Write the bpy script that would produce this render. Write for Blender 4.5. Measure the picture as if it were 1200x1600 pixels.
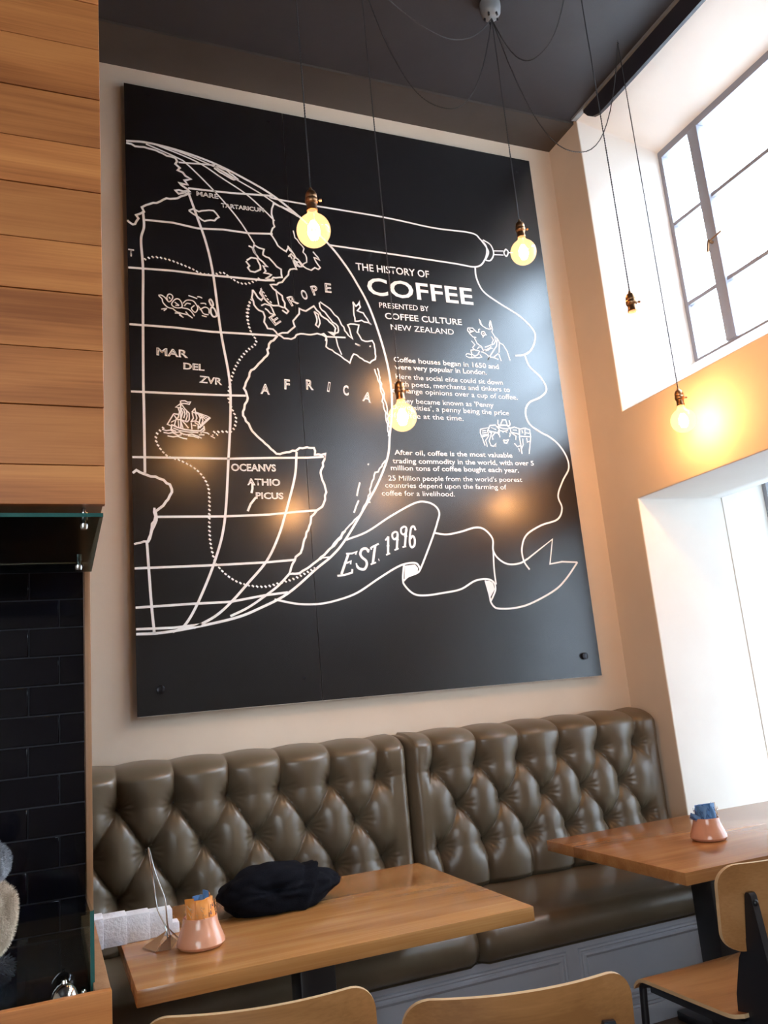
import bpy, bmesh, math, random
from mathutils import Vector, Matrix, noise
random.seed(7)
for o in list(bpy.data.objects): bpy.data.objects.remove(o)
SC = bpy.context.scene; COL = SC.collection
PI = math.pi

# ------------------------------------------------------------------ camera
cam_d = bpy.data.cameras.new('camera'); cam = bpy.data.objects.new('camera', cam_d); COL.objects.link(cam)
YAW, PITCH, ROLL = .4014, .2164, -.0888
fw = Vector((math.sin(YAW)*math.cos(PITCH), math.cos(YAW)*math.cos(PITCH), math.sin(PITCH)))
rt = Vector((math.cos(YAW), -math.sin(YAW), 0)); up = rt.cross(fw)
r2 = rt*math.cos(ROLL)+up*math.sin(ROLL); u2 = -rt*math.sin(ROLL)+up*math.cos(ROLL)
cam.matrix_world = Matrix(((r2.x,u2.x,-fw.x,0),(r2.y,u2.y,-fw.y,-3.84),(r2.z,u2.z,-fw.z,1.411),(0,0,0,1)))
cam_d.sensor_fit = 'VERTICAL'; cam_d.sensor_height = 24.0; cam_d.lens = 24.0*1277.51/1600
cam_d.clip_start = .02; cam_d.clip_end = 300
SC.camera = cam

# ------------------------------------------------------------------ world, lights, exposure
w = bpy.data.worlds.new('overcast_sky'); SC.world = w; w.use_nodes = True
bgn = w.node_tree.nodes['Background']; bgn.inputs[0].default_value = (.66,.82,1,1); bgn.inputs[1].default_value = 27.0
SC.view_settings.view_transform = 'Standard'; SC.view_settings.look = 'None'
SC.view_settings.exposure = 0.2; SC.view_settings.gamma = 1.0; SC.view_settings.use_curve_mapping = False
def area(name, loc, target, sx, sy, power, col):
    l = bpy.data.lights.new(name, 'AREA'); l.shape = 'RECTANGLE'; l.size = sx; l.size_y = sy; l.energy = power; l.color = col
    o = bpy.data.objects.new(name, l); COL.objects.link(o); o.location = loc
    o.rotation_euler = (Vector(target)-Vector(loc)).to_track_quat('-Z', 'Y').to_euler(); return o
# soft fill light added out of view behind the camera to brighten the room
area('added_front_fill', (-2.5,-7.5,2.1), (1.0,0,1.3), 3.3, 2.8, 185, (.84,.93,1))

# ------------------------------------------------------------------ helpers
def tag(o, label=None, cat=None, group=None, kind=None):
    if label: o['label'] = label
    if cat: o['category'] = cat
    if group: o['group'] = group
    if kind: o['kind'] = kind
    return o
def wloc(o):
    v = Vector((0,0,0))
    while o: v += o.location; o = o.parent
    return v
def empty(name, loc, label=None, cat=None, group=None, kind=None):
    o = bpy.data.objects.new(name, None); COL.objects.link(o); o.location = loc; o.empty_display_size = .05
    return tag(o, label, cat, group, kind)
def obj(name, bm, mat, parent=None, smooth=False, bevel=0, seg=2, sharp=None, local=False):
    if parent is not None and not local:
        bmesh.ops.translate(bm, verts=bm.verts, vec=-wloc(parent))
    if bevel:
        es = [e for e in bm.edges if len(e.link_faces) == 2 and e.calc_face_angle(0) > .5]
        bmesh.ops.bevel(bm, geom=es, offset=bevel, segments=seg, profile=.5, affect='EDGES', clamp_overlap=True)
    bmesh.ops.recalc_face_normals(bm, faces=bm.faces)
    me = bpy.data.meshes.new(name); bm.to_mesh(me); bm.free()
    if smooth or bevel:
        for p in me.polygons: p.use_smooth = True
        try: me.set_sharp_from_angle(angle=sharp or .7)
        except Exception: pass
    me.materials.append(mat)
    o = bpy.data.objects.new(name, me); COL.objects.link(o)
    if parent is not None: o.parent = parent
    return o
def origin_to(o, p):
    p = Vector(p); o.data.transform(Matrix.Translation(-p)); o.location = p; return o
def box(bm, x0, x1, y0, y1, z0, z1):
    v = [bm.verts.new(c) for c in ((x0,y0,z0),(x1,y0,z0),(x1,y1,z0),(x0,y1,z0),(x0,y0,z1),(x1,y0,z1),(x1,y1,z1),(x0,y1,z1))]
    for f in ((0,3,2,1),(4,5,6,7),(0,1,5,4),(1,2,6,5),(2,3,7,6),(3,0,4,7)): bm.faces.new([v[i] for i in f])
    return v
def B(*a): bm = bmesh.new(); box(bm, *a); return bm
def tube(bm, pts, r, n=8, caps=True, rs=None):
    pts = [Vector(p) for p in pts]; rings = []
    t0 = (pts[1]-pts[0]).normalized(); nrm = t0.orthogonal().normalized()
    for i, p in enumerate(pts):
        t = (pts[min(i+1,len(pts)-1)]-pts[max(i-1,0)]).normalized()
        nrm = (nrm-t*nrm.dot(t)).normalized(); b = t.cross(nrm); rr = rs[i] if rs else r
        rings.append([bm.verts.new(p+nrm*math.cos(a)*rr+b*math.sin(a)*rr) for a in [2*PI*k/n for k in range(n)]])
    for a, b in zip(rings, rings[1:]):
        for k in range(n): bm.faces.new((a[k],a[(k+1)%n],b[(k+1)%n],b[k]))
    if caps: bm.faces.new(rings[0][::-1]); bm.faces.new(rings[-1])
def lathe(bm, prof, c=(0,0,0), n=32, closed=False):
    rings = []
    for r, z in prof:
        if r < 1e-5: rings.append([bm.verts.new((c[0],c[1],c[2]+z))])
        else: rings.append([bm.verts.new((c[0]+r*math.cos(2*PI*k/n), c[1]+r*math.sin(2*PI*k/n), c[2]+z)) for k in range(n)])
    for a, b in zip(rings, rings[1:]):
        for k in range(n):
            q = [a[k%len(a)], a[(k+1)%n%len(a)], b[(k+1)%n%len(b)], b[k%len(b)]]
            u = []
            for v in q:
                if v not in u: u.append(v)
            if len(u) > 2: bm.faces.new(u)
def smooth_pts(pts, n=5):
    if len(pts) < 3: return [Vector(p) for p in pts]
    P = [Vector(p) for p in pts]; P = [P[0]*2-P[1]]+P+[P[-1]*2-P[-2]]; out = []
    for i in range(1, len(P)-2):
        a, b, c, d = P[i-1], P[i], P[i+1], P[i+2]
        for k in range(n):
            t = k/n; out.append(.5*((2*b)+(c-a)*t+(2*a-5*b+4*c-d)*t*t+(3*b-a-3*c+d)*t**3))
    out.append(P[-2]); return out

# ------------------------------------------------------------------ materials
def M(name, col, rough=.5, metal=0, spec=.5, coat=0, emis=None, es=0):
    m = bpy.data.materials.new(name); m.use_nodes = True; b = m.node_tree.nodes['Principled BSDF']
    b.inputs['Base Color'].default_value = (*col,1); b.inputs['Roughness'].default_value = rough
    b.inputs['Metallic'].default_value = metal; b.inputs['Specular IOR Level'].default_value = spec
    b.inputs['Coat Weight'].default_value = coat; b.inputs['Coat Roughness'].default_value = .12
    if emis: b.inputs['Emission Color'].default_value = (*emis,1); b.inputs['Emission Strength'].default_value = es
    return m
def nd(m, t, **k):
    n = m.node_tree.nodes.new(t)
    for a, v in k.items():
        if a in n.inputs: n.inputs[a].default_value = v
        else: setattr(n, a, v)
    return n
def lk(m, a, b): m.node_tree.links.new(a, b)
def ramp(m, src, stops):
    r = nd(m, 'ShaderNodeValToRGB'); e = r.color_ramp.elements
    while len(e) < len(stops): e.new(.5)
    for i, (p, c) in enumerate(stops): e[i].position = p; e[i].color = (*c,1)
    lk(m, src, r.inputs[0]); return r.outputs[0]
def noisy(name, c1, c2, scale=8, rough=.6, bump=.1, bscale=60, stretch=(1,1,1), detail=4, coat=0, spec=.5, rnd=0, metal=0, dist=.01, coords='Object'):
    m = M(name, c1, rough, metal, spec, coat); b = m.node_tree.nodes['Principled BSDF']
    tc = nd(m, 'ShaderNodeTexCoord'); mp = nd(m, 'ShaderNodeMapping'); mp.inputs['Scale'].default_value = stretch
    lk(m, tc.outputs[coords], mp.inputs[0])
    vec = mp.outputs[0]
    if rnd:
        oi = nd(m, 'ShaderNodeObjectInfo'); mu = nd(m, 'ShaderNodeMath', operation='MULTIPLY'); mu.inputs[1].default_value = 37
        lk(m, oi.outputs['Random'], mu.inputs[0]); ad = nd(m, 'ShaderNodeVectorMath', operation='ADD')
        lk(m, vec, ad.inputs[0]); lk(m, mu.outputs[0], ad.inputs[1]); vec = ad.outputs[0]
    n = nd(m, 'ShaderNodeTexNoise', Scale=scale, Detail=detail, Roughness=.6); lk(m, vec, n.inputs['Vector'])
    col = ramp(m, n.outputs[0], [(.3,c1),(.72,c2)])
    if rnd:
        hs = nd(m, 'ShaderNodeHueSaturation'); mr = nd(m, 'ShaderNodeMapRange'); mr.inputs['To Min'].default_value = 1-rnd; mr.inputs['To Max'].default_value = 1+rnd
        lk(m, oi.outputs['Random'], mr.inputs[0]); lk(m, mr.outputs[0], hs.inputs['Value']); lk(m, col, hs.inputs['Color']); col = hs.outputs[0]
    lk(m, col, b.inputs['Base Color'])
    if bump:
        n2 = nd(m, 'ShaderNodeTexNoise', Scale=bscale, Detail=3); lk(m, vec, n2.inputs['Vector'])
        bp = nd(m, 'ShaderNodeBump', Strength=bump, Distance=dist); lk(m, n2.outputs[0], bp.inputs['Height']); lk(m, bp.outputs[0], b.inputs['Normal'])
    return m
def woodmat(name, c1, c2, c3, axis='X', rough=.35, rnd=.0, staves=0, coat=0, grain=1.0):
    # long grain along one axis; optional glued staves across the other
    m = M(name, c1, rough, 0, .5, coat); b = m.node_tree.nodes['Principled BSDF']
    tc = nd(m, 'ShaderNodeTexCoord'); mp = nd(m, 'ShaderNodeMapping')
    mp.inputs['Scale'].default_value = (.6,7,7) if axis == 'X' else ((7,.6,7) if axis == 'Y' else (7,7,.6))
    lk(m, tc.outputs['Object'], mp.inputs[0]); vec = mp.outputs[0]
    oi = nd(m, 'ShaderNodeObjectInfo'); mu = nd(m, 'ShaderNodeMath', operation='MULTIPLY'); mu.inputs[1].default_value = 53
    lk(m, oi.outputs['Random'], mu.inputs[0]); add = nd(m, 'ShaderNodeVectorMath', operation='ADD'); lk(m, vec, add.inputs[0]); lk(m, mu.outputs[0], add.inputs[1]); vec = add.outputs[0]
    st = None
    if staves:
        sx = nd(m, 'ShaderNodeSeparateXYZ'); lk(m, tc.outputs['Object'], sx.inputs[0])
        q = nd(m, 'ShaderNodeMath', operation='MULTIPLY'); q.inputs[1].default_value = staves; lk(m, sx.outputs[1 if axis == 'X' else 0], q.inputs[0])
        fl = nd(m, 'ShaderNodeMath', operation='FLOOR'); lk(m, q.outputs[0], fl.inputs[0])
        wn = nd(m, 'ShaderNodeTexWhiteNoise', noise_dimensions='1D'); lk(m, fl.outputs[0], wn.inputs['W']); st = wn.outputs['Value']
        a2 = nd(m, 'ShaderNodeVectorMath', operation='ADD'); sc = nd(m, 'ShaderNodeMath', operation='MULTIPLY'); sc.inputs[1].default_value = 19
        lk(m, st, sc.inputs[0]); lk(m, vec, a2.inputs[0]); lk(m, sc.outputs[0], a2.inputs[1]); vec = a2.outputs[0]
    n = nd(m, 'ShaderNodeTexNoise', Scale=1.4, Detail=5, Roughness=.55, Distortion=.6); lk(m, vec, n.inputs['Vector'])
    mp2 = nd(m, 'ShaderNodeMapping'); mp2.inputs['Scale'].default_value = (1,6,6) if axis == 'X' else ((6,1,6) if axis == 'Y' else (6,6,1)); lk(m, vec, mp2.inputs[0])
    n2 = nd(m, 'ShaderNodeTexNoise', Scale=5, Detail=4); lk(m, mp2.outputs[0], n2.inputs['Vector'])
    mx = nd(m, 'ShaderNodeMath', operation='MULTIPLY_ADD'); mx.inputs[1].default_value = .3*grain; lk(m, n2.outputs[0], mx.inputs[0]); 
    s2 = nd(m, 'ShaderNodeMath', operation='SUBTRACT'); s2.inputs[1].default_value = .15*grain; lk(m, n.outputs[0], s2.inputs[0]); lk(m, s2.outputs[0], mx.inputs[2])
    col = ramp(m, mx.outputs[0], [(.3,c1),(.5,c2),(.7,c3)])
    hs = nd(m, 'ShaderNodeHueSaturation'); mr = nd(m, 'ShaderNodeMapRange')
    mr.inputs['To Min'].default_value = 1-(rnd or .08); mr.inputs['To Max'].default_value = 1+(rnd or .08)
    lk(m, st if staves else oi.outputs['Random'], mr.inputs[0]); lk(m, mr.outputs[0], hs.inputs['Value']); lk(m, col, hs.inputs['Color']); lk(m, hs.outputs[0], b.inputs['Base Color'])
    bp = nd(m, 'ShaderNodeBump', Strength=.08, Distance=.003); lk(m, n2.outputs[0], bp.inputs['Height']); lk(m, bp.outputs[0], b.inputs['Normal'])
    return m
def clear(name, tint=(1,1,1), fres=1.45, rough=.0, emis=None, es=0):
    m = bpy.data.materials.new(name); m.use_nodes = True; nt = m.node_tree; nt.nodes.clear()
    out = nd(m, 'ShaderNodeOutputMaterial'); mx = nd(m, 'ShaderNodeMixShader'); tr = nd(m, 'ShaderNodeBsdfTransparent'); gl = nd(m, 'ShaderNodeBsdfGlossy')
    tr.inputs[0].default_value = (*tint,1); gl.inputs['Roughness'].default_value = rough; fr = nd(m, 'ShaderNodeFresnel', IOR=fres)
    ge = nd(m, 'ShaderNodeNewGeometry'); mb = nd(m, 'ShaderNodeMath', operation='SUBTRACT'); mb.use_clamp = True
    lk(m, fr.outputs[0], mb.inputs[0]); lk(m, ge.outputs['Backfacing'], mb.inputs[1])   # reflect on the outer faces only
    lk(m, mb.outputs[0], mx.inputs[0]); lk(m, tr.outputs[0], mx.inputs[1]); lk(m, gl.outputs[0], mx.inputs[2]); o = mx.outputs[0]
    if emis:
        em = nd(m, 'ShaderNodeEmission'); em.inputs[0].default_value = (*emis,1); em.inputs[1].default_value = es
        ad = nd(m, 'ShaderNodeAddShader'); lk(m, o, ad.inputs[0]); lk(m, em.outputs[0], ad.inputs[1]); o = ad.outputs[0]
    lk(m, o, out.inputs[0]); return m
m_wall = noisy('cream_plaster', (.61,.505,.40), (.65,.54,.43), 3, .75, .12, 14, spec=.25, dist=.006)
m_reveal = noisy('white_plaster', (.84,.81,.76), (.87,.85,.80), 3, .8, .12, 14, spec=.2, dist=.006)
m_ceil = noisy('charcoal_ceiling_paint', (.030,.029,.032), (.036,.034,.037), 5, .55, .05, 30, spec=.4)
m_border = noisy('dark_brown_border_paint', (.050,.043,.038), (.058,.05,.044), 5, .5, .05, 30)
m_bead = M('grey_bead_paint', (.20,.21,.22), .35)
m_strip = M('near_black_paint', (.018,.018,.026), .45)
m_floor = woodmat('worn_floorboards', (.10,.06,.035), (.14,.085,.05), (.18,.11,.065), 'Y', .45)
m_room = noisy('room_paint', (.42,.36,.29), (.46,.40,.32), 3, .8, 0)
m_plank = woodmat('rimu_planks', (.28,.085,.020), (.46,.158,.042), (.58,.225,.062), 'X', .45, .13)
m_post = woodmat('timber_post', (.24,.11,.045), (.32,.155,.07), (.38,.2,.1), 'Z', .5)
m_table = woodmat('oak_tabletop', (.34,.145,.038), (.47,.21,.064), (.57,.285,.10), 'X', .22, .12, 9, .3)
m_table2 = woodmat('oak_tabletop_deep', (.30,.125,.038), (.41,.18,.06), (.50,.245,.09), 'X', .22, .12, 9, .3)
m_ply = woodmat('beech_ply', (.25,.108,.034), (.35,.16,.055), (.43,.215,.085), 'X', .3, .05)
m_plyedge = M('ply_edge', (.62,.42,.23), .45)
m_black = M('black_steel', (.012,.013,.017), .32)
m_tile = M('black_glazed_tile', (.003,.003,.005), .1, 0, .28)
m_grout = noisy('grey_grout', (.028,.028,.036), (.04,.04,.05), 20, .9, .1, 80)
m_leather = noisy('olive_brown_leather', (.098,.074,.046), (.128,.098,.062), 5, .33, .10, 230, dist=.0012, spec=.55)
m_button = M('leather_button', (.045,.034,.022), .35)
m_panelpaint = noisy('grey_blue_paint', (.34,.35,.39), (.38,.39,.43), 4, .45, .04, 30)
m_board = M('satin_black_sign_sheet', (.006,.0055,.0065), .27, 0, .62)
m_white = M('white_print', (.82,.82,.80), .45)
m_alu = M('sheet_edge', (.45,.42,.38), .4)
m_bolt = M('dark_bolt', (.03,.03,.035), .25, .8)
m_steel = M('stainless', (.55,.55,.55), .18, 1)
m_chrome = M('chrome', (.75,.74,.73), .08, 1)
m_bronze = M('aged_bronze', (.30,.16,.08), .35, 1)
m_cord = M('black_braided_flex', (.02,.02,.022), .7)
m_frame = M('grey_window_steel', (.30,.31,.36), .45)
m_pot = noisy('peach_glaze', (.72,.33,.20), (.76,.37,.23), 6, .16, 0, coat=.25)
m_in = M('pot_inside', (.25,.11,.07), .4)
m_cloth = noisy('black_wool', (.004,.0045,.007), (.007,.0075,.011), 60, .95, .5, 260, spec=.08, dist=.002)
m_paper = noisy('white_embossed_paper', (.72,.71,.74), (.80,.79,.82), 30, .85, .7, 110, dist=.004)
m_glass = clear('window_glass', (.97,.98,.98))
m_green = clear('green_float_glass', (.86,.93,.91), 1.5)
m_gedge = M('glass_edge', (.02,.09,.08), .15)
m_bulb = clear('amber_bulb_glass', (1,.93,.76), 1.4, .02, (1,.62,.28), .75)
m_fil = M('glowing_filament', (1,.7,.35), .5, emis=(1,.70,.38), es=110)
m_stone = M('black_counter_stone', (.010,.010,.012), .15)
m_fur_a = noisy('cream_fur', (.48,.37,.27), (.70,.58,.45), 60, .95, .9, 180, (1,1,.25), dist=.004); m_fur_c = M('dark_fur', (.02,.02,.024), .9); m_fur_b = noisy('grey_fur', (.10,.11,.13), (.42,.43,.46), 55, .95, .9, 180, (1,1,.3), dist=.004)
m_orange = M('orange_sachet', (.80,.30,.06), .45); m_blue = M('blue_sachet', (.10,.24,.50), .45); m_dkblue = M('navy_print', (.015,.03,.13), .4); m_tan = M('kraft_card', (.55,.33,.17), .6)
m_out = M('stained_render', (.44,.42,.40), .9); m_pole = M('weathered_pole', (.35,.3,.28), .9); m_ground = M('concrete_paving', (.14,.14,.14), .9)

# ------------------------------------------------------------------ room shell
XR, ZC, XF = 3.017, 4.75, 3.437
def st(name, bm, mat, parent=None, **k):
    o = obj(name, bm, mat, parent, **k)
    if parent is None: o['kind'] = 'structure'
    return o
st('floor', B(-4.5,3.6,-8.2,.1,-.1,0), m_floor)
st('ceiling', B(-4.5,3.6,-8.2,.1,ZC,ZC+.15), m_ceil)
st('wall_back', B(-4.5,3.6,0,.15,0,ZC), m_wall)
st('wall_left', B(-4.65,-4.5,-8.2,.15,0,ZC), m_room)
st('wall_front', B(-4.5,3.6,-8.35,-8.2,0,ZC), m_room)
# right-hand wall: deep splayed openings. (inner rect, frame rect) in Y,Z
HOLES = [((-2.70,-.305,2.844,4.742),(-2.58,-.484,3.098,4.463)), ((-2.50,-.32,.45,2.33),(-2.42,-.38,.50,2.325)),
         ((-5.6,-3.3,2.844,4.742),(-5.48,-3.42,3.098,4.463))]
bm = bmesh.new(); vc = {}
def V(x,y,z):
    k = (round(x,4),round(y,4),round(z,4))
    if k not in vc: vc[k] = bm.verts.new(k)
    return vc[k]
def skin(x, rects, ylo, yhi, zlo, zhi):
    ys = sorted({ylo,yhi,*[r[0] for r in rects],*[r[1] for r in rects]}); zs = sorted({zlo,zhi,*[r[2] for r in rects],*[r[3] for r in rects]})
    for y0,y1 in zip(ys,ys[1:]):
        for z0,z1 in zip(zs,zs[1:]):
            cy,cz = (y0+y1)/2,(z0+z1)/2
            if any(r[0]<cy<r[1] and r[2]<cz<r[3] for r in rects): continue
            bm.faces.new((V(x,y0,z0),V(x,y1,z0),V(x,y1,z1),V(x,y0,z1)))
skin(XR,[h[0] for h in HOLES],-8.2,.0,0,ZC); skin(XF+.12,[h[1] for h in HOLES],-8.2,.0,0,ZC)
for a, c in HOLES:
    # reveal in two runs so the frame sits in a plain rebate; split where the wall face is split
    cy_ = sorted({h[0][k] for h in HOLES for k in (0,1)}); cz_ = sorted({h[0][k] for h in HOLES for k in (2,3)})
    def side(i,r,t):
        p = [(r[0],r[2]),(r[1],r[2]),(r[1],r[3]),(r[0],r[3])]; j = (i+1)%4; return (p[i][0]+(p[j][0]-p[i][0])*t, p[i][1]+(p[j][1]-p[i][1])*t)
    for i in range(4):
        if i%2 == 0: ts = sorted({(y-a[0])/(a[1]-a[0]) for y in cy_ if a[0] <= y <= a[1]})
        else: ts = sorted({(z-a[2])/(a[3]-a[2]) for z in cz_ if a[2] <= z <= a[3]})
        if i > 1: ts = sorted(1-t for t in ts)
        for t0,t1 in zip(ts,ts[1:]):
            bm.faces.new((V(XR,*side(i,a,t0)),V(XR,*side(i,a,t1)),V(XF,*side(i,c,t1)),V(XF,*side(i,c,t0))))
            bm.faces.new((V(XF,*side(i,c,t0)),V(XF,*side(i,c,t1)),V(XF+.12,*side(i,c,t1)),V(XF+.12,*side(i,c,t0))))
wr = st('wall_right', bm, m_wall)
wr.data.materials.append(m_reveal)
for p in wr.data.polygons:
    xs = [wr.data.vertices[i].co.x for i in p.vertices]
    if max(xs)-min(xs) > .05: p.material_index = 1
md = wr.modifiers.new('soft_plaster_edges', 'BEVEL'); md.width = .03; md.segments = 4; md.limit_method = 'ANGLE'; md.angle_limit = .6
for p in wr.data.polygons: p.use_smooth = True
wn_ = wr.modifiers.new('n', 'WEIGHTED_NORMAL')
# border band where the ceiling meets the back wall, edge bead and dark head strip over the high window
st('trim_1', B(-4.5,XR,-.275,0,ZC-.014,ZC), m_border)
st('trim_2', B(XR-.034,XR+.0,-8.2,-.30,ZC-.014,ZC), m_bead)
bm = bmesh.new(); ys = [-.40,-.43,-.47,-.52,-.58]; zb = [ZC-.03,ZC-.075,ZC-.11,ZC-.13,ZC-.135]
prof = [(y,z) for y,z in zip(ys,zb)]+[(-2.69,ZC-.135),(-2.69,ZC-.001),(-.40,ZC-.001)]
fa = [bm.verts.new((XR-.018,y,z)) for y,z in prof]; fb = [bm.verts.new((XR+.004,y,z)) for y,z in prof]
bm.faces.new(fa); bm.faces.new(fb[::-1])
for i in range(len(prof)): j=(i+1)%len(prof); bm.faces.new((fa[i],fb[i],fb[j],fa[j]))
st('trim_3', bm, m_strip)
st('baseboard_back', B(-4.5,3.0,-.018,0,0,.12), m_border)

def window(name, r, mull, bars, latch=None, XF=XF):
    y0,y1,z0,z1 = r; bm = bmesh.new(); t = .03
    box(bm,XF,XF+.05,y1-.028,y1,z0,z1); box(bm,XF,XF+.05,y0,y0+.028,z0,z1)
    box(bm,XF,XF+.05,y0+.028,y1-.028,z1-.045,z1); box(bm,XF,XF+.05,y0+.028,y1-.028,z0,z0+.014)
    wn = st(name, bm, m_frame)
    edges = [y1-.028]
    for m_ in mull:
        obj('mullion', B(XF-.012,XF+.05,m_-.075,m_,z0+.014,z1-.045), m_frame, wn, bevel=.006); edges += [m_, m_-.075]
    edges.append(y0+.028)
    for k in range(0,len(edges),2):
        a, b_ = edges[k+1], edges[k]
        zz = [z0+.014]+[v for b in bars for v in (b-.011,b+.011)]+[z1-.045]
        for b in bars: obj('glazing_bar', B(XF+.004,XF+.04,a,b_,b-.011,b+.011), m_frame, wn)
        for i in range(0,len(zz),2): obj('pane', B(XF+.022,XF+.026,a,b_,zz[i],zz[i+1]), m_glass, wn)
    if latch:
        bm = bmesh.new(); tube(bm, [(XF-.012,latch[0],latch[1]),(XF-.045,latch[0],latch[1]+.004)], .009); tube(bm, [(XF-.04,latch[0],latch[1]+.01),(XF-.05,latch[0]+.01,latch[1]-.06)], .007)
        tube(bm, [(XF-.04,latch[0],latch[1]),(XF-.045,latch[0]-.10,latch[1]+.008)], .005)
        obj('latch', bm, m_bronze, wn, smooth=True)
    return wn
window('window_1', HOLES[0][1], [-.738,-1.50,-1.90], [3.453,3.966], (-.775,3.69))
window('window_2', (-2.415,-.385,.49,2.72), [-1.55], [1.9], None, 3.88)
window('window_3', HOLES[2][1], [-4.1,-4.8], [3.453,3.966])
# plaster return beside the low window
bm = bmesh.new(); box(bm,XF+.12,4.02,-.385,-.26,.2,2.9); box(bm,XF+.12,4.02,-2.54,-2.415,.2,2.9); box(bm,XF+.12,4.02,-2.415,-.385,2.72,2.9); box(bm,XF+.12,4.02,-2.415,-.385,.2,.49)
st('wall_right_outer_reveal', bm, m_reveal)

# ------------------------------------------------------------------ street outside
st('ground_outside', B(3.8,60,-40,60,-.3,-.02), m_ground)
nb = empty('neighbour_building', (17,0,-.02), 'long rendered building across the street below the high window view', 'building')
obj('wall', B(15,19,-30,30,-.02,8.6), m_out, nb)
bm = bmesh.new(); box(bm,14.8,19.2,-30.2,30.2,8.6,8.85); obj('parapet', bm, m_out, nb)
for k in range(9):
    for z in (1.6,5.0): obj('window', B(14.95,15.0,-22+k*5,-20.2+k*5,z,z+1.9), m_frame, nb)
up_ = empty('utility_pole', (14,7.72,-.02), 'utility pole with crossarm standing outside the high window', 'pole')
bm = bmesh.new(); tube(bm, [(14,7.72,-.02),(14,7.70,10.6)], .1, 10, rs=[.12,.08]); obj('pole', bm, m_pole, up_, smooth=True)
obj('crossarm', B(13.93,14.07,7.1,8.5,10.0,10.12), m_pole, up_)
for y in (7.2,7.55,8.0,8.4):
    bm = bmesh.new(); lathe(bm, [(0,0),(.04,0),(.05,.05),(.03,.09),(.04,.13),(0,.15)], (14,y,10.12), 10); obj('insulator', bm, m_out, up_, smooth=True)

vd = empty('added_street_shade', (4.4,-4,2.95), 'flat verandah roof added unseen over the footpath to block sky light, between low and high windows', 'shade')  # unseen roof added to cut the sky light reaching the low window
obj('roof', B(3.64,6.4,-14,8,2.95,3.05), m_out, vd)
for y in (-12,-8,-4,0,4,7.5):
    bm = bmesh.new(); tube(bm, [(6.25,y,-.02),(6.25,y,2.95)], .05, 12); obj('post', bm, m_frame, vd, smooth=True)

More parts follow.
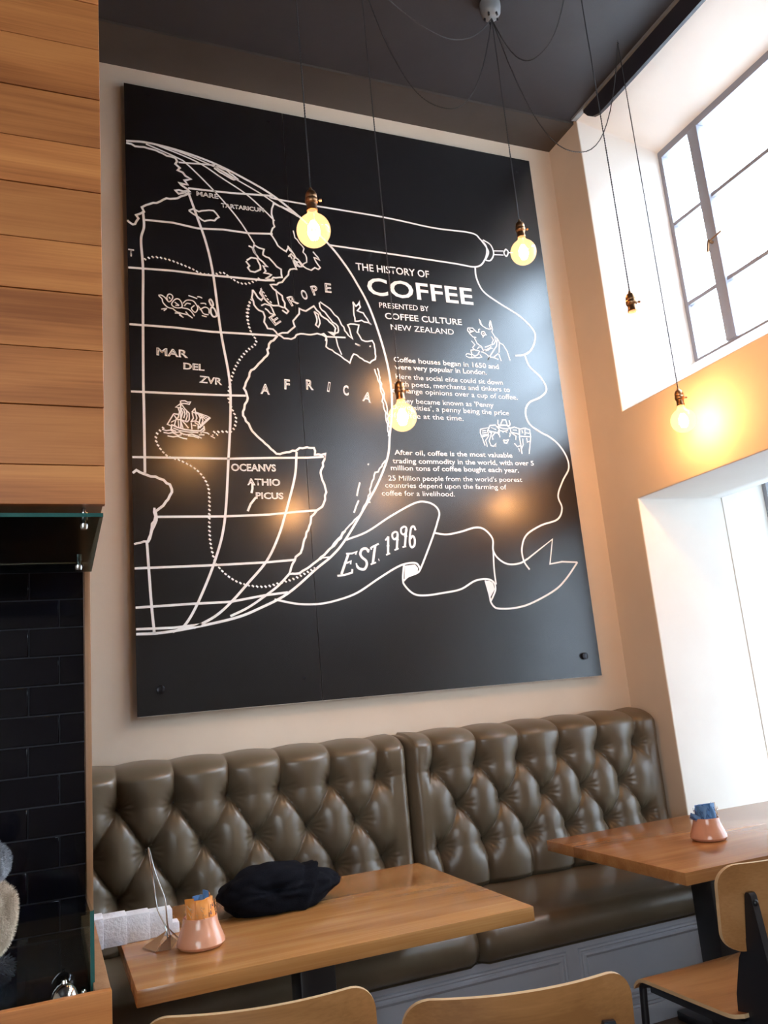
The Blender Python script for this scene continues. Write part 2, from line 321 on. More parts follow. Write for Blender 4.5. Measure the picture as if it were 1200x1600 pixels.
# ------------------------------------------------------------------ sign board
LINES = [
('globe_line','s',12,[372,4262,479,4272,644,4255,822,4213,983,4149,1126,4077,1270,3968,1421,3831,1508,3719,1567,3618,1634,3472,1692,3251,1718,3059,1712,2883,1685,2738,1663,2620,1599,2483,1521,2362,1390,2176,1313,2095,1229,2033,1075,1915,930,1848,810,1808,614,1774,472,1758,364,1758]),
('globe_line','l',9,[632,4186,822,4205]),
('globe_line','l',11,[676,4042,896,4052,1126,4073]),
('globe_line','l',11,[455,3825,592,3830,716,3816,846,3829,987,3828,1113,3843]),
('globe_line','l',11,[366,3551,583,3560,726,3557,893,3561,1055,3564,1107,3570]),
('globe_line','l',11,[365,3249,574,3252,762,3246,977,3252,1098,3255]),
('globe_line','l',9,[1361,3274,1480,3279]),
('globe_line','l',11,[363,2904,563,2906,805,2911,920,2915]),
('globe_line','l',11,[366,2579,643,2582,828,2584,1020,2593,1219,2600,1316,2608]),
('globe_line','l',11,[475,2293,778,2295,1003,2304,1150,2319,1250,2326]),
('globe_line','l',11,[364,2054,713,2060,970,2068,1124,2078]),
('globe_line','l',11,[362,1876,618,1883,795,1885,962,1910,1075,1920]),
('globe_line','l',11,[362,1780,537,1778,658,1787]),
('globe_line','s',12,[446,3872,449,3786,433,3710,439,3552,434,3345,427,2945,427,2816,424,2504]),
('globe_line','s',12,[425,2178,432,2018,439,1877,448,1756]),
('globe_line','s',12,[675,4019,719,3871,757,3734,785,3564,810,3255,842,2999,839,2817,819,2589,786,2273,732,2082,645,1886,580,1784,528,1760]),
('globe_line','s',8,[469,4263,623,4213,680,4179,815,4044,930,3904,1010,3770]),
('globe_line','s',8,[498,4274,721,4209,859,4131,979,4060,1068,3983,1128,3923]),
('globe_line','s',8,[470,4274,634,4250,821,4193,941,4134,1063,4074,1155,4020,1286,3961]),
('globe_line','s',12,[1165,2629,1147,2498,1091,2321,1045,2196,980,2076,881,1968,795,1880,721,1821,623,1773]),
('globe_line','s',11,[1086,2008,1030,1954,961,1906,876,1854,792,1818]),
('globe_line','l',7,[1424,3278,1432,3227,1450,3178]),
('globe_line','l',7,[1110,3519,1122,3427]),
('coast_line','c',11,[372,4250,415,4239,459,4243,515,4236,571,4214,616,4209,624,4191,615,4173,637,4154,625,4138,651,4130,664,4112,692,4098,658,4085,674,4062,629,4067,656,4045,684,4024,610,4018,626,4001,655,4013,684,4011,620,3974,564,3965,530,3940,463,3910,441,3894,451,3870,412,3845,423,3828,406,3794,395,3790,366,3810]),
('coast_line','c',9,[674,3912,698,3926,726,3914,761,3926,802,3932,829,3898,805,3874,753,3863,725,3881,697,3896,674,3912]),
('coast_line','c',9,[816,4193,842,4198,889,4180,941,4142,917,4134,859,4161,815,4186]),
('coast_line','c',8,[830,4189,876,4164,918,4144]),
('coast_line','c',9,[1123,4026,1208,4005,1285,3957]),
('coast_line','c',9,[1128,4021,1115,3979,1126,3888,1102,3839,1150,3766,1181,3748,1193,3772,1218,3747]),
('coast_line','c',8,[1191,3783,1210,3759,1232,3719,1256,3695,1274,3671,1289,3662,1314,3655,1336,3673,1355,3665,1367,3677,1343,3712,1335,3733,1367,3721,1332,3768]),
('coast_line','c',9,[1192,3719,1208,3737,1227,3718,1216,3701,1224,3675,1233,3650,1197,3645,1185,3612,1164,3588,1148,3565,1128,3558,1117,3546,1083,3542,1096,3522,1119,3504,1143,3486,1155,3446,1153,3420,1172,3401,1161,3387,1138,3403]),
('coast_line','c',8,[1202,3726,1231,3697,1254,3668,1234,3671,1212,3711]),
('coast_line','c',8,[1230,3692,1251,3695,1264,3670,1244,3667]),
('coast_line','c',7,[1228,3880,1235,3838,1258,3809,1282,3780,1275,3757,1293,3727,1292,3700,1265,3680]),
('coast_line','c',9,[978,3754,997,3746,1005,3720,1028,3687,1051,3669,1074,3645,1050,3647,1063,3618,1052,3606,1091,3600,1060,3576,1089,3571,1100,3586,1149,3592,1147,3639,1123,3652,1096,3685,1053,3711,1060,3744,1031,3750,1008,3763,1002,3741,1014,3706]),
('coast_line','c',9,[964,3668,989,3687,1018,3685,1026,3665,1035,3646,1034,3624,1004,3605,980,3607,967,3626,977,3638,959,3662]),
('coast_line','c',9,[986,3502,998,3485,1011,3461,1029,3448,1040,3464,1024,3488,1033,3515,1036,3484,1049,3455,1067,3436,1090,3424,1120,3427,1148,3417]),
('coast_line','c',9,[986,3502,979,3458,989,3418,1012,3390,1035,3382,1043,3357,1037,3326,1054,3292,1082,3290,1105,3262]),
('coast_line','c',8,[1027,3417,1047,3429,1076,3422,1097,3373,1073,3378,1046,3403]),
('coast_line','c',9,[1105,3262,1130,3274,1159,3277,1201,3316,1193,3347,1230,3392,1232,3423,1267,3411,1314,3445,1328,3423,1365,3384,1414,3347,1427,3328,1420,3296,1385,3303,1419,3285]),
('coast_line','c',9,[1105,3262,1138,3244,1176,3243,1228,3278,1302,3282,1358,3290,1372,3276,1365,3249]),
('coast_line','c',8,[1313,3414,1337,3399,1341,3348,1331,3325,1316,3337,1326,3372,1313,3414]),
('coast_line','c',8,[1346,3469,1348,3443,1394,3388,1441,3340,1439,3305,1412,3294]),
('coast_line','c',8,[1350,3474,1390,3448,1445,3393,1463,3351,1497,3293,1521,3274,1508,3320,1498,3354,1537,3362,1563,3360,1550,3316,1572,3274,1607,3268,1633,3275,1643,3237,1641,3167,1608,3143,1563,3165,1518,3187,1492,3134,1445,3169,1412,3187,1365,3217,1369,3273,1345,3284]),
('coast_line','c',8,[1539,3495,1555,3470,1579,3503,1581,3468,1561,3444,1595,3434,1637,3368,1582,3389,1543,3380,1539,3437,1539,3490]),
('coast_line','c',9,[1532,3249,1561,3238,1544,3241]),
('coast_line','l',10,[1615,3243,1621,3238]),
('coast_line','c',12,[364,2502,386,2516,420,2498,472,2486,536,2449,544,2412,503,2347,467,2319,471,2292,461,2255,448,2228,429,2174]),
('coast_line','c',10,[368,2165,378,2169,412,2178,431,2177]),
('coast_line','c',10,[463,2336,466,2295,448,2240,429,2178]),
('coast_line','c',11,[1104,3256,1055,3203,1041,3139,946,3038,913,2953,930,2903,902,2830,914,2781,968,2703,1060,2616,1161,2634,1182,2650,1258,2653,1260,2617,1317,2624,1310,2593,1284,2521,1300,2461,1307,2421,1288,2361,1250,2326,1218,2294,1198,2226,1151,2111,1125,2092,1086,2008,1139,2011,1180,2034,1221,2062,1273,2099,1328,2156,1394,2220]),
('coast_line','c',8,[1632,3110,1645,3064,1658,2980,1672,2845,1677,2732]),
('coast_line','c',8,[1649,3116,1656,3048,1675,2972,1682,2862,1690,2762,1677,2732]),
('coast_line','c',8,[1651,2599,1575,2514,1523,2376,1478,2301,1409,2240,1340,2157,1261,2087,1248,2075]),
('coast_line','l',9,[1493,2475,1484,2450,1470,2403]),
('coast_line','l',9,[1478,2379,1463,2351,1447,2314]),
('coast_line','l',9,[1545,2576,1551,2572]),
('coast_line','l',7,[1255,2084,1298,2088]),
('coast_line','l',7,[1516,2370,1542,2370]),
('coast_line','l',11,[930,2460,929,2434,923,2412]),
('coast_line','l',11,[944,2391,916,2357,900,2321]),
('route_dot','d',8,[450,3606,492,3624,557,3620,622,3602,679,3583,726,3562,785,3564,835,3581,873,3558,922,3532,972,3538,1025,3572]),
('route_dot','d',8,[967,3430,952,3343,963,3270,990,3208,932,3151,880,3074,846,2979,833,2897,849,2838,866,2788,844,2728,796,2721,740,2716]),
('route_dot','d',8,[513,2728,481,2693,484,2646,527,2590,589,2568,659,2527,703,2471,718,2405,712,2238,717,2146,740,2063,801,1998,872,1963,964,1951,1040,1967,1118,1988,1229,2038]),
('route_dot','d',6,[1032,3510,1046,3491,1068,3452,1096,3434]),
('route_dot','d',6,[976,3444,955,3399,948,3348,958,3283,979,3230]),
('banner_line','s',10,[1105,4070,1182,4055,1759,4045,2082,4024,2331,4028,2390,3995,2428,3946,2408,3866,2342,3807,2180,3810,1766,3817,1426,3821]),
('banner_line','s',9,[2397,3988,2431,3938,2436,3908,2408,3858]),
('banner_line','s',9,[2409,3993,2458,3966,2472,3910,2445,3863,2411,3858]),
('banner_line','l',7,[2469,3928,2543,3937]),
('banner_line','l',7,[2466,3903,2540,3910]),
('banner_line','s',9,[2562,3954,2576,3935,2559,3904,2545,3926,2562,3954]),
('banner_line','l',7,[2578,3931,2609,3935]),
('banner_line','s',10,[2333,3803,2333,3735,2368,3652,2463,3589,2597,3517,2679,3438,2684,3377,2646,3306,2595,3272,2532,3259]),
('banner_line','s',10,[2595,3272,2618,3201,2687,3134,2716,3063,2669,3012,2585,2972,2550,2912,2566,2842,2636,2793,2691,2768,2751,2718,2791,2647,2793,2578,2741,2505,2695,2416,2710,2343,2670,2278,2554,2243,2452,2189,2412,2114,2415,2045,2444,1996]),
('banner_line','s',10,[1394,2174,1509,2215,1646,2295,1787,2365,1856,2374,1909,2353,1930,2314,1913,2263,1885,2200,1834,2100,1787,2015,1765,1995,1714,1978,1687,1957]),
('banner_line','s',10,[1007,1888,1122,1862,1232,1858,1330,1874,1432,1906,1551,1973,1660,2030,1721,2047,1767,2046,1785,2021,1786,2009]),
('banner_line','s',10,[1698,2042,1684,1969,1692,1932,1738,1888,1803,1878,1912,1888,2010,1903,2098,1944,2170,1952,2211,1934,2217,1896,2198,1859,2181,1835]),
('banner_line','s',10,[2161,1945,2176,1866,2180,1829,2200,1800,2235,1791,2322,1791,2428,1812,2588,1877,2675,1940,2764,2030]),
('banner_line','l',9,[2764,2030,2660,2035,2580,2024,2618,2164,2441,2056]),
('banner_line','s',10,[2441,2056,2385,2032,2311,2030,2257,2061,2231,2106,2235,2171,2191,2223,2135,2233,2047,2211,1961,2197,1886,2206]),
('banner_line','s',9,[2231,2106,2223,2004,2224,1921]),
('sketch_line','l',6,[2317,3471,2322,3439,2336,3427,2356,3416,2383,3411,2396,3420,2391,3445,2388,3467,2381,3440,2385,3411]),
('sketch_line','l',5,[2322,3464,2328,3439,2336,3429]),
('sketch_line','l',6,[2392,3468,2399,3413,2391,3397,2408,3369,2408,3340,2398,3322,2361,3307,2333,3295]),
('sketch_line','l',7,[2236,3408,2232,3390,2244,3378,2272,3390,2249,3391,2247,3402]),
('sketch_line','l',6,[2236,3407,2267,3409,2290,3386,2306,3386,2306,3404,2316,3407]),
('sketch_line','l',6,[2319,3380,2326,3392,2340,3394,2346,3384,2341,3370,2327,3367,2319,3380]),
('sketch_line','l',5,[2330,3382,2338,3379]),
('sketch_line','l',6,[2335,3370,2327,3356]),
('sketch_line','l',6,[2342,3380,2354,3372]),
('sketch_line','l',6,[2240,3376,2263,3353,2284,3351]),
('sketch_line','l',6,[2272,3346,2285,3315,2310,3298,2322,3270]),
('sketch_line','l',5,[2347,3284,2376,3304]),
('sketch_line','l',5,[2327,3278,2383,3294]),
('sketch_line','l',5,[2334,3272,2354,3280,2367,3292]),
('sketch_line','l',6,[2412,3366,2429,3349,2434,3328,2422,3268]),
('sketch_line','l',7,[2423,3360,2412,3311,2361,3245,2342,3218]),
('sketch_line','l',6,[2437,3331,2457,3322,2479,3284,2491,3226]),
('sketch_line','l',5,[2385,3367,2396,3346,2383,3323]),
('sketch_line','l',5,[2249,3328,2269,3306,2251,3286,2263,3276]),
('sketch_line','l',6,[2238,3269,2261,3274,2295,3268,2280,3245,2260,3235,2242,3246,2238,3269]),
('sketch_line','l',5,[2200,3235,2212,3247,2238,3242,2240,3228,2282,3226,2306,3233,2292,3250]),
('sketch_line','l',5,[2203,3230,2221,3223,2251,3224]),
('sketch_line','l',6,[2306,3266,2332,3257,2356,3237,2342,3218]),
('sketch_line','l',6,[2356,3237,2383,3236,2413,3227]),
('sketch_line','l',5,[2418,3264,2384,3239]),
('sketch_line','l',6,[2421,3260,2431,3218]),
('sketch_line','l',5,[2281,3280,2294,3294,2306,3293]),
('sketch_line','l',7,[2361,2856,2356,2831,2371,2818]),
('sketch_line','l',7,[2434,2856,2436,2831,2420,2817]),
('sketch_line','l',6,[2372,2825,2390,2857,2411,2858,2418,2827,2391,2828,2372,2825]),
('sketch_line','l',6,[2344,2815,2376,2823,2414,2825,2435,2807,2388,2805,2344,2815]),
('sketch_line','l',6,[2240,2795,2298,2808,2284,2790,2288,2762,2242,2750,2237,2774,2240,2795]),
('sketch_line','l',5,[2250,2785,2276,2790]),
('sketch_line','l',5,[2248,2773,2279,2778]),
('sketch_line','l',5,[2248,2761,2281,2767]),
('sketch_line','l',6,[2303,2820,2341,2824,2348,2814,2361,2800,2350,2779,2313,2784,2288,2790,2303,2820]),
('sketch_line','l',4,[2309,2808,2341,2796]),
('sketch_line','l',6,[2435,2810,2463,2817,2493,2809,2488,2774,2470,2780,2436,2786,2435,2810]),
('sketch_line','l',5,[2449,2800,2476,2798]),
('sketch_line','l',6,[2496,2806,2533,2814,2563,2805,2564,2763,2490,2764,2496,2806]),
('sketch_line','l',7,[2511,2800,2512,2782]),
('sketch_line','l',6,[2532,2807,2527,2772]),
('sketch_line','l',5,[2533,2786,2556,2784]),
('sketch_line','l',6,[2294,2780,2309,2777,2287,2728,2295,2701,2313,2698,2329,2716,2324,2695]),
('sketch_line','l',6,[2313,2736,2310,2756,2331,2778,2354,2776,2361,2752]),
('sketch_line','l',6,[2427,2782,2430,2772,2422,2757]),
('sketch_line','l',6,[2439,2782,2467,2763,2460,2741]),
('sketch_line','l',6,[2245,2747,2257,2700]),
('sketch_line','l',5,[2287,2756,2265,2731,2271,2693]),
('sketch_line','l',7,[2488,2763,2490,2708,2491,2659]),
('sketch_line','l',6,[2449,2720,2466,2700,2486,2707]),
('sketch_line','l',5,[2536,2755,2536,2730,2557,2738]),
('sketch_line','l',6,[2564,2763,2538,2660]),
('sketch_line','l',5,[2508,2750,2507,2715,2491,2687]),
('sketch_line','l',5,[2364,2793,2386,2787,2418,2796]),
('sketch_line','l',7,[2379,2738,2394,2735,2414,2741,2399,2718,2386,2720,2379,2738]),
('sketch_line','l',5,[2473,2693,2477,2672]),
('sketch_line','l',6,[2364,2797,2352,2765]),
('sketch_line','l',5,[2380,2784,2387,2783]),
('sketch_line','l',5,[2401,2786,2410,2783]),
('sketch_line','s',6,[509,3417,523,3420,541,3408,553,3392,562,3386]),
('sketch_line','s',6,[511,3415,526,3400,531,3380,552,3358,577,3353]),
('sketch_line','s',6,[549,3409,557,3427,570,3429,579,3416,569,3394,556,3389,549,3409]),
('sketch_line','s',6,[560,3414,566,3404]),
('sketch_line','s',6,[581,3395,594,3407,610,3406,622,3386,621,3365,599,3359,580,3364,572,3377,581,3395]),
('sketch_line','s',6,[587,3389,606,3374,590,3372]),
('sketch_line','s',6,[628,3387,647,3406,676,3406,691,3390,700,3366,686,3344,668,3363,684,3382]),
('sketch_line','s',6,[634,3373,647,3389,666,3387]),
('sketch_line','s',6,[621,3362,652,3358,670,3342,682,3323]),
('sketch_line','s',6,[577,3353,595,3338,623,3331,651,3326,672,3311]),
('sketch_line','s',6,[586,3330,607,3329,625,3310]),
('sketch_line','s',6,[607,3322,628,3310]),
('sketch_line','s',6,[521,3344,546,3350,533,3337]),
('sketch_line','s',6,[700,3384,716,3361,728,3341,753,3337]),
('sketch_line','s',6,[709,3360,735,3377,754,3369,756,3344]),
('sketch_line','s',6,[714,3396,736,3398,742,3392]),
('sketch_line','s',6,[656,3432,674,3428,699,3420]),
('sketch_line','s',6,[699,3431,712,3431,724,3425]),
('sketch_line','s',6,[718,3330,743,3325]),
('sketch_line','s',6,[639,3343,657,3320]),
('sketch_line','s',9,[758,3415,766,3424,775,3410,778,3392,768,3391,758,3415]),
('sketch_line','s',9,[764,3373,774,3381,786,3368,793,3338,778,3329,766,3345,764,3373]),
('sketch_line','l',7,[599,2870,596,2732]),
('sketch_line','l',6,[601,2870,620,2871,633,2864,647,2867,640,2854,620,2857,600,2856]),
('sketch_line','l',6,[598,2855,575,2836,590,2834,609,2829]),
('sketch_line','l',6,[600,2856,619,2828,638,2808,637,2776,627,2763]),
('sketch_line','l',6,[586,2834,592,2813,585,2784,575,2776]),
('sketch_line','l',6,[599,2831,607,2810,598,2778]),
('sketch_line','l',6,[612,2828,618,2803,611,2782]),
('sketch_line','l',6,[625,2821,628,2793,620,2768]),
('sketch_line','l',6,[575,2775,601,2772,627,2763]),
('sketch_line','l',6,[564,2802,585,2800]),
('sketch_line','l',6,[564,2801,533,2747,551,2740]),
('sketch_line','l',6,[567,2794,575,2780]),
('sketch_line','l',6,[575,2776,566,2744,583,2731]),
('sketch_line','l',6,[601,2771,616,2754,632,2732]),
('sketch_line','l',5,[584,2770,586,2735]),
('sketch_line','l',5,[597,2767,606,2732]),
('sketch_line','l',5,[551,2758,568,2769]),
('sketch_line','l',7,[551,2747,577,2734,616,2724,655,2720,688,2720,705,2737]),
('sketch_line','l',7,[554,2744,550,2723,573,2713]),
('sketch_line','l',6,[560,2730,589,2718,635,2712,678,2711]),
('sketch_line','l',6,[666,2836,668,2809]),
('sketch_line','l',6,[666,2834,652,2816,665,2811,681,2806]),
('sketch_line','l',6,[652,2812,657,2784,646,2766]),
('sketch_line','l',6,[668,2809,674,2785,663,2760]),
('sketch_line','l',6,[681,2806,690,2786,683,2757]),
('sketch_line','l',6,[694,2793,703,2776,696,2758]),
('sketch_line','l',5,[668,2816,731,2795]),
('sketch_line','l',5,[672,2813,724,2787]),
('sketch_line','l',5,[675,2810,717,2780]),
('sketch_line','l',11,[738,2792,682,2736]),
('sketch_line','l',6,[643,2764,663,2770,683,2764,689,2750]),
('sketch_line','l',6,[646,2759,648,2727]),
('sketch_line','l',6,[663,2760,679,2753,678,2728]),
('sketch_line','l',7,[706,2747,708,2726,688,2708]),
('sketch_line','l',5,[652,2748,669,2746]),
('sketch_line','l',6,[508,2721,527,2715,547,2719,566,2706,589,2711,611,2698]),
('sketch_line','l',6,[514,2706,537,2702,556,2706,582,2693,598,2697]),
('sketch_line','l',6,[532,2689,559,2685,578,2689,604,2680,624,2677]),
('sketch_line','l',6,[592,2704,621,2698,648,2702,674,2693,693,2683]),
('sketch_line','l',6,[628,2693,654,2692,680,2683]),
('sketch_line','l',6,[694,2715,721,2711,731,2704]),
('sketch_line','l',6,[681,2700,707,2701]),
('sketch_line','l',5,[737,2697,757,2686]),
('sketch_line','l',5,[744,2703,751,2700]),
('sketch_line','l',5,[763,2711,773,2700]),
('date_lettering','l',13,[1354,2000,1400,2104]),
('date_lettering','l',9,[1387,2103,1419,2104,1445,2113,1436,2098]),
('date_lettering','l',9,[1372,2055,1393,2058,1410,2065,1406,2049]),
('date_lettering','l',10,[1332,1993,1370,1996,1411,2007,1414,2025]),
('date_lettering','s',13,[1508,2110,1498,2127,1475,2124,1463,2102,1471,2083,1490,2066,1493,2045,1478,2023,1452,2026,1439,2040]),
('date_lettering','l',8,[1437,2054,1441,2032]),
('date_lettering','l',8,[1512,2124,1505,2107]),
('date_lettering','l',13,[1549,2145,1539,2107,1526,2049]),
('date_lettering','l',9,[1525,2133,1568,2152]),
('date_lettering','l',9,[1522,2134,1526,2122]),
('date_lettering','l',8,[1514,2046,1544,2056]),
('date_lettering','l',12,[1559,2068,1563,2069]),
('date_lettering','l',12,[1624,2189,1614,2097]),
('date_lettering','l',8,[1606,2169,1624,2188]),
('date_lettering','l',8,[1603,2093,1626,2101]),
('date_lettering','l',8,[1611,2139,1626,2143]),
('date_lettering','s',10,[1665,2214,1649,2203,1648,2183,1659,2174,1675,2188,1677,2208,1665,2214]),
('date_lettering','l',12,[1678,2202,1665,2121]),
('date_lettering','l',8,[1652,2117,1676,2126]),
('date_lettering','l',8,[1666,2172,1681,2172]),
('date_lettering','s',10,[1719,2242,1701,2230,1699,2208,1712,2199,1728,2213,1730,2234,1719,2242]),
('date_lettering','l',12,[1729,2227,1712,2134]),
('date_lettering','l',8,[1698,2132,1720,2136]),
('date_lettering','l',8,[1713,2188,1731,2191]),
('date_lettering','s',11,[1782,2221,1774,2241,1758,2233,1746,2188,1742,2148,1751,2131,1767,2142,1772,2173,1762,2190,1748,2176]),
]
FILLS = [[(1.702, 2.035), (1.693, 1.971), (1.728, 1.986), (1.769, 1.997), (1.775, 2.021), (1.76, 2.04)], [(2.163, 1.942), (2.179, 1.851), (2.212, 1.896), (2.206, 1.931), (2.186, 1.942)]]
TEXTS = [
('THE HISTORY OF', (1.5749, 3.6911), (2.0231, 3.6971), 1),
('COFFEE', (1.6329, 3.5509), (2.2922, 3.5585), 2),
('PRESENTED BY', (1.6945, 3.477), (1.9976, 3.4855), 0),
('COFFEE CULTURE', (1.7228, 3.4129), (2.2002, 3.4208), 1),
('NEW ZEALAND', (1.7513, 3.3508), (2.1407, 3.3559), 0),
('Coffee houses began in 1650 and', (1.7502, 3.1619), (2.4089, 3.1674), 1),
('were very popular in London.', (1.7517, 3.1191), (2.3252, 3.1261), 1),
('Here the social elite could sit down', (1.752, 3.0634), (2.4229, 3.0705), 0),
('with poets, merchants and tinkers to', (1.7421, 3.0203), (2.464, 3.0297), 0),
('exchange opinions over a cup of coffee.', (1.7234, 2.9823), (2.509, 2.9855), 0),
("They became known as 'Penny", (1.7477, 2.9233), (2.3432, 2.9298), 0),
("Universities', a penny being the price", (1.7105, 2.8867), (2.4379, 2.8866), 0),
('of coffee at the time.', (1.691, 2.8387), (2.1397, 2.8399), 0),
('After oil, coffee is the most valuable', (1.7027, 2.6306), (2.4248, 2.6349), 1),
('trading commodity in the world, with over 5', (1.6875, 2.5836), (2.5606, 2.5921), 1),
('million tons of coffee bought each year.', (1.6739, 2.5447), (2.4556, 2.5483), 1),
("25 Million people from the world's poorest", (1.6539, 2.4882), (2.4687, 2.4937), 0),
('countries depend upon the farming of', (1.6322, 2.4498), (2.3611, 2.4488), 0),
('coffee for a livelihood.', (1.6094, 2.4065), (2.0342, 2.4054), 0),
]
MAPTEXTS = [
('MAR', (0.4918, 3.0996), (0.643, 3.0966)),
('DEL', (0.6178, 3.0362), (0.7202, 3.0346)),
('ZVR', (0.6916, 2.972), (0.8054, 2.9644)),
('OCEANVS', (0.8297, 2.5233), (1.0528, 2.5252)),
('ATHIO', (0.9045, 2.4529), (1.0698, 2.4515)),
('PICUS', (0.9436, 2.3847), (1.0823, 2.3839)),
('MARE', (0.7168, 4.0068), (0.8312, 4.0062)),
('TARTARICUM', (0.8433, 3.9601), (1.0726, 3.9661)),
('T', (0.3702, 3.6144), (0.3975, 3.6138)),
('A', (0.996, 2.9324), (1.0451, 2.929)),
('F', (1.1221, 2.9644), (1.152, 2.963)),
('R', (1.2393, 2.9701), (1.2795, 2.9694)),
('I', (1.3521, 2.9665), (1.3643, 2.9639)),
('C', (1.4406, 2.952), (1.4705, 2.9504)),
('A', (1.545, 2.9263), (1.5934, 2.9157)),
('E', (1.0933, 3.311), (1.1288, 3.3374)),
('R', (1.1898, 3.4313), (1.2334, 3.4543)),
('O', (1.257, 3.476), (1.2878, 3.4857)),
('P', (1.3174, 3.5085), (1.3512, 3.5197)),
('E', (1.3843, 3.5352), (1.4203, 3.535)),
]

BX0,BX1,BZ0,BZ1,BY = .367,2.821,1.399,4.606,-.040
SEAM = 1.212
bd = empty('wall_sign', (BX0,BY,BZ0), 'huge black wall sign with white half globe map and THE HISTORY OF COFFEE text', 'sign')
for a,b_ in ((BX0,SEAM-.0012),(SEAM+.0012,BX1)): obj('sign_sheet', B(a,b_,BY,BY+.006,BZ0,BZ1), m_board, bd)
bm = bmesh.new(); e = .0016
box(bm,BX1,BX1+e,BY-.0003,BY+.006,BZ0,BZ1); box(bm,BX0,BX1+e,BY-.0003,BY+.006,BZ0-e,BZ0)
o = obj('edge_trim', bm, m_alu, bd); o['label'] = 'thin pale bare edge of the black sheet'
for x,z in ((2.72,1.510),(.468,1.508),(.489,4.562),(2.72,4.513),(1.13,1.51),(1.13,4.54)):
    big = z < 2 and x != 1.13
    bm = bmesh.new(); r = .019 if big else .008; d = .016 if big else .003
    bmesh.ops.create_cone(bm, cap_ends=True, segments=20, radius1=r, radius2=r, depth=d, matrix=Matrix.Translation((x,BY-d/2,z)) @ Matrix.Rotation(PI/2,4,'X'))
    obj('standoff_bolt', bm, m_bolt, bd, bevel=.0015)
    bm = bmesh.new(); tube(bm, [(x,BY+.006,z),(x,0,z)], .01, 10); obj('spacer', bm, m_bolt, bd, smooth=True)
def ribbon(bm, pts, w, y, dash=None):
    P = [Vector((p[0],0,p[1])) for p in pts]
    if dash:
        on_, off = dash; acc = 0
        for a,b in zip(P,P[1:]):
            d = (b-a).length; t = (b-a).normalized() if d > 0 else Vector((1,0,0)); s = -acc
            while s < d:
                if s >= 0:
                    c = a+t*s; # every dot is a short slanted stroke
                    u = Vector((.75,0,-.66))*on_/2; n = Vector((.66,0,.75))*w/2
                    bm.faces.new([bm.verts.new((q.x,y,q.z)) for q in (c-u-n,c+u-n,c+u+n,c-u+n)])
                s += off
            acc = d-s+off
        return
    n = len(P); L = []; R_ = []
    for i,p in enumerate(P):
        a = P[max(i-1,0)]; b = P[min(i+1,n-1)]
        if i in (0,n-1): t = (b-a).normalized(); k = 1
        else:
            t1 = (p-a); t2 = (b-p)
            if t1.length < 1e-6 or t2.length < 1e-6: t1 = t2 = b-a
            t1.normalize(); t2.normalize(); t = t1+t2
            if t.length < .3: t = t1
            t.normalize(); k = min(1/max(t.dot(t1),.5),1.5)
        nn = Vector((-t.z,0,t.x))*w/2*k; L.append(bm.verts.new((p.x+nn.x,y,p.z+nn.z))); R_.append(bm.verts.new((p.x-nn.x,y,p.z-nn.z)))
    for i in range(n-1): bm.faces.new((L[i],L[i+1],R_[i+1],R_[i]))
bms = {}
SK = ['bull_sketch','coffee_sack_sketch','sea_creature_sketch','ship_sketch']
def SKN(f): return (0 if f[1] > 3000 else 1) if f[0] > 1500 else (2 if f[1] > 3100 else 3)
for li,(part,kind,wd,flat) in enumerate(LINES):
    pts = [(flat[i]/1000,flat[i+1]/1000) for i in range(0,len(flat),2)]
    if kind == 's': pts = [(v.x,v.z) for v in smooth_pts([(x,0,z) for x,z in pts], 6)]
    if kind == 'd': pts = [(v.x,v.z) for v in smooth_pts([(x,0,z) for x,z in pts], 4)]
    if kind == 'c':
        rnd = random.Random(li); out = [pts[0]]
        for a,b in zip(pts,pts[1:]):
            d = math.hypot(b[0]-a[0],b[1]-a[1]); n = max(1,int(d/.016))
            for k in range(1,n+1):
                t = k/n; j = .0045 if k < n else 0
                out.append((a[0]+(b[0]-a[0])*t+rnd.uniform(-j,j), a[1]+(b[1]-a[1])*t+rnd.uniform(-j,j)))
        pts = out
    pts = [(min(max(x,BX0+.002),BX1-.002),z) for x,z in pts]
    y = BY-.0006-(li%7)*.00003
    ribbon(bms.setdefault(part if part != 'sketch_line' else 'sketch_%d' % SKN(flat), bmesh.new()), pts, wd/1000, y, (.013,.0205) if kind == 'd' else None)
for part,b2 in bms.items():
    if part.startswith('sketch_'):
        k = int(part[-1]); o = obj(SK[k], b2, m_white, bd); o['label'] = ['white sketch of a bull sipping a cup of coffee','white sketch of a horned hatted face between coffee sacks','white sketch of a coiling sea creature','white sketch of a sailing ship on waves'][k]; continue
    o = obj(part, b2, m_white, bd)
    o['label'] = {'globe_line':'white painted meridians and parallels of the half globe','coast_line':'white wavy coastlines of the old world map','banner_line':'white outline of scroll roller, cord and waving ribbon banner','route_dot':'dotted white sailing routes','date_lettering':'white lettering EST. 1996'}[part]
    if part == 'route_dot': o['kind'] = 'stuff'
for q in FILLS:
    bm = bmesh.new(); bm.faces.new([bm.verts.new((x,BY-.0009,z)) for x,z in q]); obj('ribbon_curl', bm, m_white, bd)
